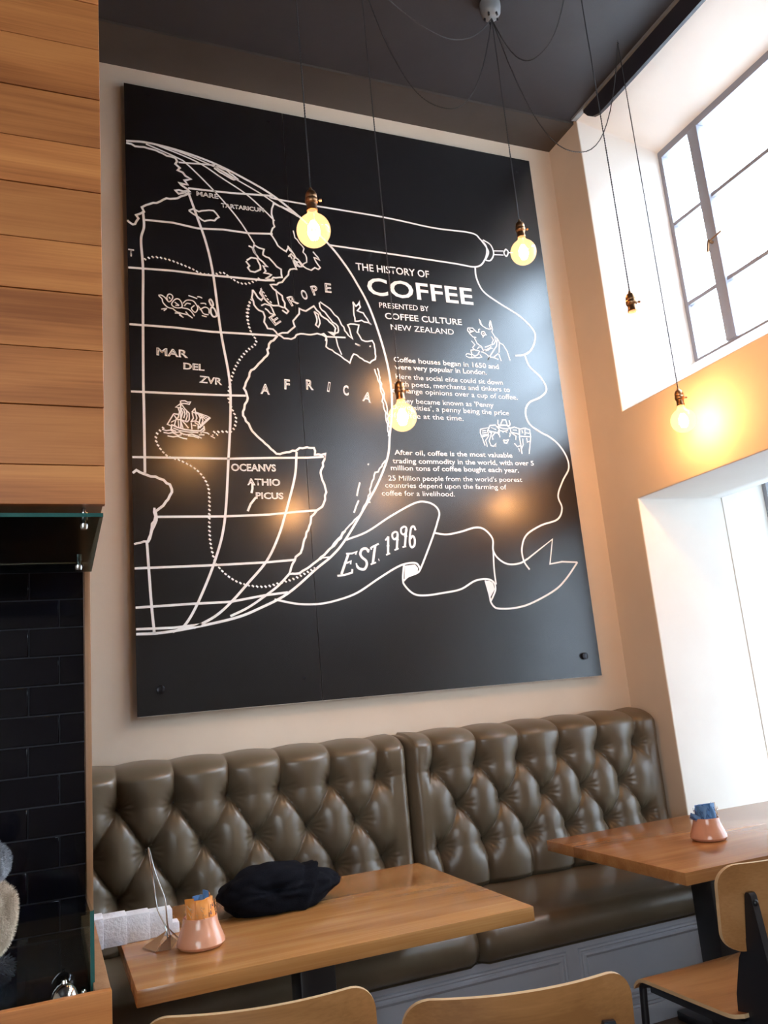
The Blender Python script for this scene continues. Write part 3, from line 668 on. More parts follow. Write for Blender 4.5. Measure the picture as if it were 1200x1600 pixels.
def text_obj(s, p0, p1, bold=0, outline=0, cap=None, name='lettering', mat=None, lift=0):
    cu = bpy.data.curves.new('t', 'FONT'); cu.body = s; cu.size = 1; cu.resolution_u = 3
    cu.offset = (.0,.011,.018)[bold]; 
    if bold == 2: cu.space_character = 1.04
    if outline: cu.offset = outline
    to = bpy.data.objects.new('t', cu); COL.objects.link(to)
    dg = bpy.context.evaluated_depsgraph_get(); me = bpy.data.meshes.new_from_object(to.evaluated_get(dg)); bpy.data.objects.remove(to)
    xs = [v.co.x for v in me.vertices]; ysv = [v.co.y for v in me.vertices]
    x0,x1 = min(xs),max(xs); wd = math.hypot(p1[0]-p0[0],p1[1]-p0[1]); sc = wd/(x1-x0); sy = sc
    if cap: sy = cap/.73
    ang = math.atan2(p1[1]-p0[1],p1[0]-p0[0])
    for v in me.vertices:
        x = (v.co.x-x0)*sc; z = v.co.y*sy; pass
        v.co = (p0[0]+x*math.cos(ang)-z*math.sin(ang)-BX0, -.0007-lift, p0[1]+x*math.sin(ang)+z*math.cos(ang)-BZ0)
    me.materials.clear(); me.materials.append(mat or m_white); me.name = name
    o = bpy.data.objects.new(name, me); COL.objects.link(o); o.parent = bd
    o['label'] = 'white lettering: '+s
    return o
CAPS = {'THE HISTORY OF':.045,'COFFEE':.106,'PRESENTED BY':.033,'COFFEE CULTURE':.038,'NEW ZEALAND':.035}
for s,p0,p1,b_ in TEXTS: text_obj(s,p0,p1,b_, cap=CAPS.get(s, .0305 if p0[1] > 2.7 else .0285))
for s,p0,p1 in MAPTEXTS:
    cp = {'MAR':.040,'DEL':.034,'ZVR':.036,'OCEANVS':.036,'ATHIO':.034,'PICUS':.032,'MARE':.026,'TARTARICUM':.024,'T':.04}.get(s) or .055
    o = text_obj(s,p0,p1,0,.03,cap=cp)
    # inline letters: the dark core of each stroke
    w_ = .003 if s != 'I' else .0026; d_ = Vector((p1[0]-p0[0],p1[1]-p0[1])).normalized()
    text_obj(s,(p0[0]+d_.x*w_-d_.y*w_,p0[1]+d_.y*w_+d_.x*w_),(p1[0]-d_.x*w_-d_.y*w_,p1[1]-d_.y*w_+d_.x*w_),0,-.032,cap=cp-2*w_,name='letter_core',mat=m_board,lift=.0004)['label'] = 'dark core of the inline letters '+s

# ------------------------------------------------------------------ timber bulkhead, hatch, counter (left)
YF, YB, XE = -1.90, -1.12, .126
bk = empty('timber_bulkhead', (-.75,YF,1.89), 'wide bulkhead clad in warm horizontal timber boards above the serving hatch', 'bulkhead')
obj('carcass', B(-1.6,XE-.004,YF+.022,YB-.002,1.895,ZC-.001), m_post, bk)
zs = [1.89,1.984,2.128,2.272,2.419,2.554,2.702,2.831,2.975,3.128,3.27,3.42,3.565,3.71,3.855,4.0,4.145,4.29,4.435,4.58,ZC-.002]
for i,(a,b_) in enumerate(zip(zs,zs[1:])):
    obj('board', B(-1.6,XE,YF+(.0012 if i%2 else 0),YF+.022,a+.0012,b_-.0012), m_plank, bk, bevel=.001, seg=1)
# tiled wall inside the hatch, standing on the counter
ws = st('wall_hatch', B(-1.6,.108,YB+.012,YB+.05,.80,1.893), m_grout)
th, tw, gp = .0868, .1725, .0045
r0 = 1.737
rows = [r0+.0425+k*(th) for k in range(-11,2)]
tile_me = None
for ri,zt in enumerate(rows):
    z1 = zt-gp/2+.0; z0 = zt-th+gp/2
    if z1 > 1.89: z1 = 1.89
    if z0 < .80: z0 = .80
    if z1-z0 < .012: continue
    off = .0 if (ri%2 == 0) else tw/2
    x = -.049+off+tw*2
    while x > -1.6:
        a = x-tw+gp/2; b_ = x-gp/2; x -= tw
        if a > .103: continue
        b2 = min(b_,.107); a2 = max(a,-1.6)
        if b2-a2 < .01: continue
        obj('tile', B(a2,b2,YB+.004,YB+.013,z0,z1), m_tile, ws, bevel=.0012, seg=1)
obj('timber_edge', B(.110,XE+.002,YB-.012,YB+.05,.80,1.889), m_post, ws, bevel=.002)
# counter
ct = empty('service_counter', (-.75,-1.5,0), 'timber sided service counter with sunken black top at the left edge', 'counter')
obj('carcass', B(-1.6,XE-.004,YF+.022,YB+.05,0,.80), m_post, ct)
obj('stone_top', B(-1.6,.094,YF+.024,YB+.004,.801,.815), m_stone, ct)
obj('side_rail', B(.094,XE,YF+.001,YB-.014,.801,.862), m_post, ct, bevel=.002)
obj('front_board', B(-1.6,XE,YF,YF+.022,.776,.866), m_plank, ct, bevel=.002)
for k in range(6): obj('front_board', B(-1.6,XE,YF,YF+.021,.774-.13*(k+1)+.001,.774-.13*k), m_plank, ct, bevel=.002)
gs = empty('glass_screen', (-.3,-1.8,.815), 'low green-edged glass screen standing on the black counter top', 'screen')
obj('front_pane', B(-.055,.088,-1.803,-1.797,.816,1.004), m_green, gs)
bm = bmesh.new(); v = box(bm,.089,.095,-1.80,-1.16,.816,1.004)
for q in v:
    if q.co.y > -1.5: q.co.x -= .008; q.co.z -= (.012 if q.co.z > .9 else 0)
obj('side_pane', bm, m_green, gs)
obj('pane_edge', B(.0955,.0975,-1.806,-1.797,.816,1.005), m_gedge, gs)
obj('pane_edge', B(.089,.0955,-1.806,-1.8035,.816,1.004), m_gedge, gs)
for x,y in ((.075,-1.812),(.104,-1.80)):
    bm = bmesh.new(); lathe(bm, [(0,0),(.006,0),(.006,.034),(.004,.038),(0,.039)], (x,y,.816), 12); obj('clamp', bm, m_chrome, gs, smooth=True)
bm = bmesh.new(); lathe(bm, [(.028,0),(.028,.03),(.027,.042),(.022,.055),(.013,.064),(.006,.067),(.005,.073),(0,.075)], (.036,-1.845,.8155), 28)
o = obj('call_bell', bm, m_chrome, None, smooth=True); origin_to(o,(.036,-1.845,.8155)); tag(o, 'small domed chrome bell at the front of the black counter', 'bell')
# sneeze guard under the bulkhead
sg = empty('sneeze_guard', (-.5,-1.88,1.868), 'tilted smoky glass sneeze guard hung on steel studs below the timber boards', 'glass panel')
bm = bmesh.new(); v = box(bm,-1.5,.124,-1.885,-1.879,1.866,1.87); v2 = []
bm.free(); bm = bmesh.new()
P = [(-1.5,-1.885,1.868),(.122,-1.885,1.866),(.109,-1.60,1.784),(-1.5,-1.60,1.788)]
fa = [bm.verts.new(p) for p in P]; fb = [bm.verts.new((p[0],p[1]+.002,p[2]+.008)) for p in P]
bm.faces.new(fa); bm.faces.new(fb[::-1])
for i in range(4): j=(i+1)%4; bm.faces.new((fa[i],fb[i],fb[j],fa[j]))
obj('pane', bm, clear('smoky_glass',(.30,.35,.34),1.75,.12), sg)
obj('pane_edge', B(-1.5,.122,-1.889,-1.886,1.864,1.873), m_gedge, sg)
for x,y,z in ((.081,-1.85,1.855),(.076,-1.635,1.795),(-.6,-1.85,1.857),(-.6,-1.635,1.797)):
    bm = bmesh.new(); lathe(bm, [(0,-.012),(.008,-.012),(.010,-.006),(.010,0)], (x,y,z), 16)
    lathe(bm, [(.009,.01),(.009,.028),(.0,.028)], (x,y,z), 16)
    tube(bm, [(x,y,z),(x,y,1.894 if y < -1.8 else z+.02)], .005, 10)
    obj('stud', bm, m_steel, sg, smooth=True)
# fluffy soft toy
ft = empty('soft_toy', (-.13,-1.52,.816), 'fluffy grey and cream soft toy on the counter at the left edge', 'soft toy')
def furry(name, c, rad, mats, seed, n):
    rnd = random.Random(seed); bm = bmesh.new()
    bmesh.ops.create_uvsphere(bm, u_segments=24, v_segments=16, radius=1)
    for v in bm.verts: v.co = Vector((v.co.x*rad[0],v.co.y*rad[1],v.co.z*rad[2]))*(1+.05*noise.noise(v.co*3))
    for k in range(n):
        z = rnd.uniform(-1,1); a = rnd.uniform(0,2*PI); s = math.sqrt(1-z*z); d = Vector((s*math.cos(a),s*math.sin(a),z))
        p = Vector((d.x*rad[0],d.y*rad[1],d.z*rad[2]))*.98; q = p+(d+Vector((rnd.uniform(-.6,.6),rnd.uniform(-.6,.6),rnd.uniform(-.9,.2))))*0+(d*.8+Vector((rnd.uniform(-.6,.6),rnd.uniform(-.6,.6),rnd.uniform(-1.0,.1)))).normalized()*.018
        t = d.orthogonal().normalized()*.0013; bm.faces.new((bm.verts.new(p-t),bm.verts.new(p+t),bm.verts.new(q)))
    bmesh.ops.translate(bm, verts=bm.verts, vec=Vector(c)); o = obj(name, bm, mats[0], ft, smooth=True)
    for m_ in mats[1:]: o.data.materials.append(m_)
    if len(mats) > 1:
        for p in o.data.polygons:
            c2 = p.center+ft.location
            p.material_index = 1 if (c2.x-c[0]) < rad[0]*.45+.01*noise.noise(Vector((c2.z*30,c2.y*20,0))) else 0
    return o
furry('body', (-.137,-1.5,.965), (.063,.06,.088), [m_fur_a,m_fur_b], 1, 9000)
furry('foot', (-.135,-1.5,.850), (.06,.055,.032), [m_fur_c], 4, 2000)
furry('head', (-.139,-1.5,1.09), (.050,.05,.046), [m_fur_b,m_fur_a], 2, 6000)
furry('arm', (-.087,-1.515,.985), (.014,.02,.040), [m_fur_a], 3, 2500)

# ------------------------------------------------------------------ banquette
bq = empty('banquette', (1.4,-.4,0), 'long olive-brown leather banquette with deep buttoned back along the rear wall', 'banquette')
def back_panel(x0, x1, ax, aw, nA, nB, bx0):
    zA, H, zB, zT = 1.037, .345, .488, 1.205
    bw = aw; Y0 = -.118
    btn = [(ax+k*aw,zA) for k in range(nA)]+[(ax+k*aw,zA-H) for k in range(nA)]+[(ax+(k+.5)*aw,zA-H/2) for k in range(nB)]
    sx = .0052; nx = int((x1-x0)/sx); nz = 150
    bm = bmesh.new(); grid = []
    def h(x,z):
        u = (x-ax)/aw; v = (z-zA)/H
        d = 9; th_ = 0
        for bx,bz in btn:
            q = math.hypot(x-bx,z-bz)
            if q < d: d = q; th_ = math.atan2(z-bz,x-bx)
        dome = 1-math.exp(-(d/.040)**1.15)
        inside_x = -.12 < u < nA-1+.12
        def low(u,v):
            a = u+v; b = u-v
            fa_ = abs((a+.5)%1-.5); fb_ = abs((b+.5)%1-.5); L_ = aw*H/math.hypot(aw,H)
            ca = 1-math.exp(-fa_*L_/.007); cb = 1-math.exp(-fb_*L_/.016)
            puff = (abs(math.sin(PI*a)*math.sin(PI*b)))**.6
            if u < 0 or u > nA-1:
                k_ = min(1,max(-u,u-nA+1)/.25); k_ = k_*k_*(3-2*k_); ca = ca*(1-k_)+k_; cb = cb*(1-k_)+k_; puff = puff*(1-k_)+.8*k_
            return .015*ca+.008*cb+.030*puff
        def pleat(u):
            f = abs((u+.5)%1-.5)*aw; cr = 1-math.exp(-f/.010); puff = abs(math.sin(PI*u))**.8
            if u < 0 or u > nA-1:
                k_ = min(1,max(-u,u-nA+1)/.25); k_ = k_*k_*(3-2*k_); cr = cr*(1-k_)+k_; puff = puff*(1-k_)+.8*k_
            return .018*cr+.030*puff
        if v > 0 or v < -1:
            q = v if v > 0 else -1-v; k_ = min(1,q/.30); k_ = k_*k_*(3-2*k_)
            vv = .0 if v > 0 else -1.0
            hh = .058*dome+low(u,vv)*(1-k_)+pleat(u)*k_+.010*math.sin(PI*min(1,q/.5))
        else: hh = .058*dome+low(u,v)
        # fabric gathers radiating from each button
        hh += .0022*math.sin(13*th_+bx0)*math.exp(-((d-.035)/.022)**2)
        # end rounding
        e = min(x-x0,x1-x); hh *= 1 if e > .05 else math.sqrt(max(0,1-((.05-e)/.05)**2))*.85+.15
        hb = z-zB
        if hb < .03: hh *= .6+.4*hb/.03
        return hh
    for j in range(nz+1):
        t = j/nz; row = []
        for i in range(nx+1):
            x = x0+(x1-x0)*i/nx; z = zB+(zT-zB)*t; hh = h(x,z)
            k = (zT-z)/.065
            if k < 1:   # roll over the top edge
                s = math.sqrt(max(0,1-(1-k)**2)); y = (Y0-hh)*s-.02*(1-s)
            else: y = Y0-hh
            row.append(bm.verts.new((x,y,z+ (.010*abs(math.sin(PI*(x-ax)/aw)) if t > .9 and x0+.03 < x < x1-.03 else 0)*max(0,(t-.9)*10))))
        grid.append(row)
    top = [bm.verts.new((v.co.x,-.012,v.co.z)) for v in grid[-1]]; grid.append(top)
    for a,b in zip(grid,grid[1:]):
        for i in range(nx): bm.faces.new((a[i],a[i+1],b[i+1],b[i]))
    # sides
    for i in (0,nx):
        side = [bm.verts.new((r[i].co.x,-.012,r[i].co.z)) for r in grid]
        for j in range(len(grid)-1):
            try: bm.faces.new((grid[j][i],grid[j+1][i],side[j+1],side[j]))
            except Exception: pass
    bp = obj('back_panel', bm, m_leather, bq, smooth=True, sharp=1.4)
    for bx,bz in btn:
        b2 = bmesh.new(); lathe(b2, [(.0,.007),(.006,.006),(.0095,.002),(.010,0)], (0,0,0), 14)
        bmesh.ops.rotate(b2, verts=b2.verts, cent=(0,0,0), matrix=Matrix.Rotation(PI/2,3,'X')); bmesh.ops.translate(b2, verts=b2.verts, vec=(bx,Y0-.006,bz))
        o = obj('button', b2, m_button, bp, smooth=True)
    return bp
back_panel(-.02, 1.553, .268-.2285, .2285, 7, 6, 0)
back_panel(1.558, 3.010, 1.692, .236, 6, 5, 1)
def cushion(x0, x1):
    bm = bmesh.new(); prof = [(-.105,.488),(-.105,.375),(-.77,.362)]
    for k in range(9): a = -PI/2+PI*k/8*1.0; prof.append((-.755-.052*math.cos(a), .432+.066*math.sin(a)))
    prof += [(-.70,.504),(-.60,.508),(-.40,.506),(-.2,.498)]
    n = 40; rings = []
    for i in range(n+1):
        x = x0+(x1-x0)*i/n; e = min(x-x0,x1-x); s = 1 if e > .03 else .93+.07*math.sqrt(max(0,1-((.03-e)/.03)**2))
        rings.append([bm.verts.new((x,-.43+(y+.43)*s,.43+(z-.43)*s+(.0025*noise.noise(Vector((x*5,y*6,0))) if z > .48 else 0))) for y,z in prof])
    for a,b in zip(rings,rings[1:]):
        for j in range(len(prof)): k=(j+1)%len(prof); bm.faces.new((a[j],b[j],b[k],a[k]))
    bm.faces.new(rings[0]); bm.faces.new(rings[-1][::-1])
    obj('seat_cushion', bm, m_leather, bq, smooth=True, sharp=1.1)
cushion(-.02,1.533); cushion(1.538,3.008)
base = obj('base', B(-.02,3.008,-.745,-.105,0,.362), m_panelpaint, bq)
def molding(x0,x1,z0,z1,y=-.745):
    bm = bmesh.new()
    prof = [(0,0),(.004,.007),(.010,.009),(.016,.005),(.022,.010),(.030,.011),(.038,.004),(.042,0)]  # (inward, proud)
    rings = []
    for d,pz in prof: rings.append([bm.verts.new(c) for c in ((x0+d,y-pz,z0+d),(x1-d,y-pz,z0+d),(x1-d,y-pz,z1-d),(x0+d,y-pz,z1-d))])
    for a,b in zip(rings,rings[1:]):
        for k in range(4): bm.faces.new((a[k],a[(k+1)%4],b[(k+1)%4],b[k]))
    o = obj('panel_moulding', bm, m_panelpaint, base)
molding(.12,.98,.10,.335); molding(1.05,1.935,.10,.335); molding(1.99,2.96,.10,.335)
bm = bmesh.new(); box(bm,-.02,3.008,-.765,-.7455,0,.07); box(bm,-.02,3.008,-.757,-.7455,.07,.08); obj('plinth', bm, m_panelpaint, bq, bevel=.002)

# ------------------------------------------------------------------ tables
def table(x0,x1,y0,y1,px,mat,label,th=.042):
    cx,cy = px,(y0+y1)/2; t = empty('cafe_table', (cx,cy,0), label, 'table', 'oak tables in front of the banquette')
    o = obj('tabletop', B(x0,x1,y0,y1,.74-th,.74), mat, t, bevel=.003)
    bm = bmesh.new(); v = box(bm,cx-.058,cx+.058,cy-.058,cy+.058,.03,.74-th-.006)
    obj('column', bm, m_black, t, bevel=.006); obj('top_plate', B(cx-.2,cx+.2,cy-.2,cy+.2,.74-th-.006,.74-th), m_black, t)
    bm = bmesh.new(); box(bm,cx-.3,cx+.3,cy-.04,cy+.04,.0,.035); obj('foot', bm, m_black, t, bevel=.004)
    bm = bmesh.new(); box(bm,cx-.04,cx+.04,cy-.28,cy-.058,.0,.034); obj('foot', bm, m_black, t, bevel=.004)
    bm = bmesh.new(); box(bm,cx-.04,cx+.04,cy+.058,cy+.28,.0,.034); obj('foot', bm, m_black, t, bevel=.004)
    return t
table(.210,1.372,-1.496,-.640,.79,m_table,'oak topped cafe table holding the black hat and steel wire stand')
table(1.966,3.29,-1.487,-.650,2.44,m_table2,'oak topped cafe table beside the window holding only the blue sachet pot')

# ------------------------------------------------------------------ sachet pots
def pot(loc, label):
    t = empty('sachet_pot', loc, label, 'pot', 'peach ceramic sachet pots')
    bm = bmesh.new(); lathe(bm, [(0,.0),(.052,0),(.064,.004),(.0695,.012),(.068,.022),(.062,.038),(.056,.052),(.0515,.066),(.0495,.078),(.049,.0825),(.0465,.0835),(.0445,.080),(.046,.066),(.052,.045),(.060,.02),(.055,.010),(0,.009)], loc, 48)
    obj('body', bm, m_pot, t, smooth=True)
    return t
P1,P2 = (.417,-1.222,.7402),(2.402,-1.138,.7402)
pot(P1,'peach glazed flared pot filled with orange sachets on the left table')
pot(P2,'peach glazed flared pot filled with blue sachets on the right table')
def sachet(c, ang, lean, tilt, wdt, hgt, mat, pm, label, grp, seed):
    rnd = random.Random(seed); bm = bmesh.new(); n = 5
    # a folded, pillow-like paper packet, crimped at its top
    rows_ = [(0,.006),(.25,.010),(.55,.0095),(.85,.005),(.93,.0014),(1,.0014)]
    rings = []
    for t,d in rows_:
        rings.append([bm.verts.new((-wdt/2+wdt*k/n, -d*math.sin(PI*(k/n))**.6 if 0<k<n else 0, t*hgt)) for k in range(n+1)]+[bm.verts.new((-wdt/2+wdt*k/n, d*math.sin(PI*(k/n))**.6, t*hgt)) for k in range(n-1,0,-1)])
    for a,b in zip(rings,rings[1:]):
        m_ = len(a)
        for k in range(m_): bm.faces.new((a[k],a[(k+1)%m_],b[(k+1)%m_],b[k]))
    bm.faces.new(rings[0][::-1]); bm.faces.new(rings[-1])
    rot = Matrix.Rotation(ang,4,'Z') @ Matrix.Rotation(lean,4,'X') @ Matrix.Rotation(tilt,4,'Y')
    o = obj('sugar_sachet', bm, mat, None, smooth=True); o.matrix_world = Matrix.Translation(c) @ rot
    tag(o, label, 'sachet', grp)
    bm = bmesh.new(); ry = -.0125
    for k in range(3):
        x = rnd.uniform(-.3,.3)*wdt; z = hgt*(.35+.2*k); pts = [(x+.006*math.sin(q*1.3+seed), ry+.0022*abs(x/wdt*2), z+.006*math.cos(q*1.9+seed)+q*.002) for q in range(5)]
        tube(bm, pts, .0008, 5)
    q = obj('printed_motif', bm, pm, o, smooth=True, local=True)
    return o
LO = ['leftmost orange sugar sachet in the left pot','second orange sachet from the left in the left pot','plain orange sachet at the front of the left pot','orange sachet just left of the one with the round dark emblem','orange sachet with a dark round emblem facing out of the left pot','orange sachet right of the dark emblem one in the left pot','rightmost orange sachet in the left pot']
LB = ['tallest blue sachet sticking up at the right back of the left pot','blue sachet just left of the tallest one in the left pot','blue sachet peeping over the middle orange ones in the left pot','leftmost blue sachet behind the orange ones in the left pot']
LR = ['leftmost blue sachet in the right pot','second blue sachet from the left in the right pot, patterned front','tall blue sachet left of centre in the right pot','tallest middle blue sachet in the right pot','tall blue sachet right of centre in the right pot','blue sachet next to the brown one in the right pot','rightmost blue sachet at the back of the right pot','blue sachet at the back middle of the right pot','blue sachet hidden behind the middle ones in the right pot','blue sachet at the back left of the right pot']
cx,cy,cz = P1
for i in range(7):
    a = -2.9+i*.5; r = .030+.005*(i%2)
    sachet((cx+r*math.cos(a),cy+r*math.sin(a),cz+.034), a+PI/2+random.uniform(-.2,.2), random.uniform(-.02,.05), random.uniform(-.10,.10), .034, .104+random.uniform(-.008,.006), m_orange, m_dkblue if i == 4 else m_tan, LO[i], 'orange sachets in the left pot', i)
for i in range(4):
    a = .5+i*.55
    sachet((cx+.02*math.cos(a),cy+.02*math.sin(a),cz+.03), a+PI/2, -.05, random.uniform(-.15,.15)+(.0), .028, .107+(.014 if i == 0 else 0), m_blue, m_dkblue, LB[i], 'blue sachets in the left pot', 20+i)
cx,cy,cz = P2
for i in range(10):
    a = -3.0+i*.58; r = .024+.005*(i%2)
    sachet((cx+r*math.cos(a),cy+r*math.sin(a),cz+.03), a+PI/2+random.uniform(-.15,.15), random.uniform(.0,.06), random.uniform(-.08,.08), .031, .098+(.010 if i in (2,3,4) else 0), m_blue, m_dkblue, LR[i], 'blue sachets in the right pot', 40+i)
sachet((cx-.036,cy-.01,cz+.078), -PI/2+.4, .2, -1.15, .024, .042, m_blue, m_dkblue, 'small dark sachet tipping sideways out of the right pot', None, 60)
sachet((cx+.030,cy-.014,cz+.03), .25, .02, .05, .022, .106, m_tan, m_tan, 'single brown sachet at the right of the right table pot', None, 61)

# ------------------------------------------------------------------ wire stand, paper pack, hat
sx,sy = .335,-1.135
wsn = empty('wire_menu_stand', (sx,sy,.7402), 'tall narrow steel wire menu stand left of the orange sachet pot', 'stand')
bm = bmesh.new(); top = (sx-.052,sy-.02,1.022)
tube(bm, [(v.x,v.y,v.z) for v in smooth_pts([(sx-.004,sy-.03,.748),(sx-.006,sy-.01,.79),(sx-.028,sy,.845),(sx-.038,sy,.92),top,(sx-.034,sy-.008,.95),(sx-.008,sy-.015,.87),(sx-.002,sy-.012,.80),(sx+.014,sy+.012,.748)],6)], .0024, 8)
tube(bm, [(sx-.006,sy-.012,.795),(sx+.03,sy+.012,.752)], .002, 8)
obj('wire', bm, m_steel, wsn, smooth=True)
bm = bmesh.new(); v = [bm.verts.new(c) for c in ((sx-.045,sy-.05,.741),(sx+.0,sy-.058,.741),(sx+.03,sy+.03,.741),(sx+.005,sy-.02,.772))]
for f in ((0,2,1),(0,1,3),(1,2,3),(2,0,3)): bm.faces.new([v[i] for i in f])
obj('foot_plate', bm, m_steel, wsn)
bm = bmesh.new(); v = [bm.verts.new(c) for c in ((sx-.072,sy+.012,.744),(sx-.042,sy-.062,.744),(sx-.008,sy-.012,.782),(sx-.068,sy+.022,.744),(sx-.038,sy-.052,.744),(sx-.004,sy-.004,.782))]
for f in ((0,1,2),(3,5,4),(0,3,4,1),(1,4,5,2),(2,5,3,0)): bm.faces.new([v[i] for i in f])
o = obj('kraft_card', bm, m_tan, wsn); o['label'] = 'small folded brown card'
pk = empty('paper_pack', (.24,-1.0,.7402), 'white embossed paper pack lying across the left corner of the left table', 'paper pack')
for k in range(4):
    x0 = .092+k*.068
    bm = bmesh.new(); v = box(bm,x0+.0002,x0+.0678,-1.048+k*.008,-.965,.7405,.826-k*.004); obj('bundle', bm, m_paper, pk, bevel=.0015)
bm = bmesh.new(); box(bm,.364,.386,-1.014,-.965,.7405,.772); obj('folded_end', bm, m_paper, pk, bevel=.003)
# hat
bm = bmesh.new(); NU,NV = 96,56; grid = []
for j in range(NV+1):
    v_ = PI*j/NV; row = []
    for i in range(NU):
        u_ = 2*PI*i/NU; d = Vector((math.sin(v_)*math.cos(u_), math.sin(v_)*math.sin(u_), math.cos(v_)))
        sgn = lambda q,e: math.copysign(abs(q)**e,q)
        x = .212*sgn(d.x,.85); y = .118*d.y*(1-.35*max(0,d.x)); z = .088*d.z*(1-.45*max(0,d.x)**1.6)*(1-.22*max(0,-d.x)**2)
        n1 = noise.noise(Vector((d.x*1.8,d.y*1.8,d.z*1.8+4)))*.013+noise.noise(Vector((d.x*4+2,d.y*4,d.z*4)))*.006
        fold = .014*math.exp(-((d.x-.28-.25*d.z)/.07)**2)-.010*math.exp(-((d.x-.15-.25*d.z)/.06)**2)      # cuff edge
        swirl = -.030*math.exp(-(((d.x+.18)/.16)**2+((d.z-.25)/.18)**2)) if d.y < 0 else 0
        ridge = .005*math.sin(7*math.atan2(d.z-.2,d.x+.25)+2.0*d.z)*math.exp(-((d.x+.2)**2+(d.z-.2)**2)/.25)*(1 if d.y < 0 else .4)
        s = 1+(n1+fold+swirl+ridge)/.11
        q = Vector((x*s,y*s,z*s)); q.z = max(q.z,-.056+.004*abs(noise.noise(Vector((q.x*20,q.y*20,0)))))
        row.append(q)
    grid.append(row)
R_ = Matrix.Rotation(.05,3,'Z'); vg = [[bm.verts.new(R_@q+Vector((.728,-.935,.797))) for q in r] for r in grid]
for a,b in zip(vg,vg[1:]):
    for i in range(NU): bm.faces.new((a[i],a[(i+1)%NU],b[(i+1)%NU],b[i]))
bmesh.ops.remove_doubles(bm, verts=bm.verts, dist=.0002)
for v in bm.verts: v.co.z = max(v.co.z,.7404)
o = obj('woollen_hat', bm, m_cloth, None, smooth=True, sharp=2.5); origin_to(o,(.728,-.935,.7404)); tag(o, 'crumpled black woollen hat lying on the left table', 'hat')

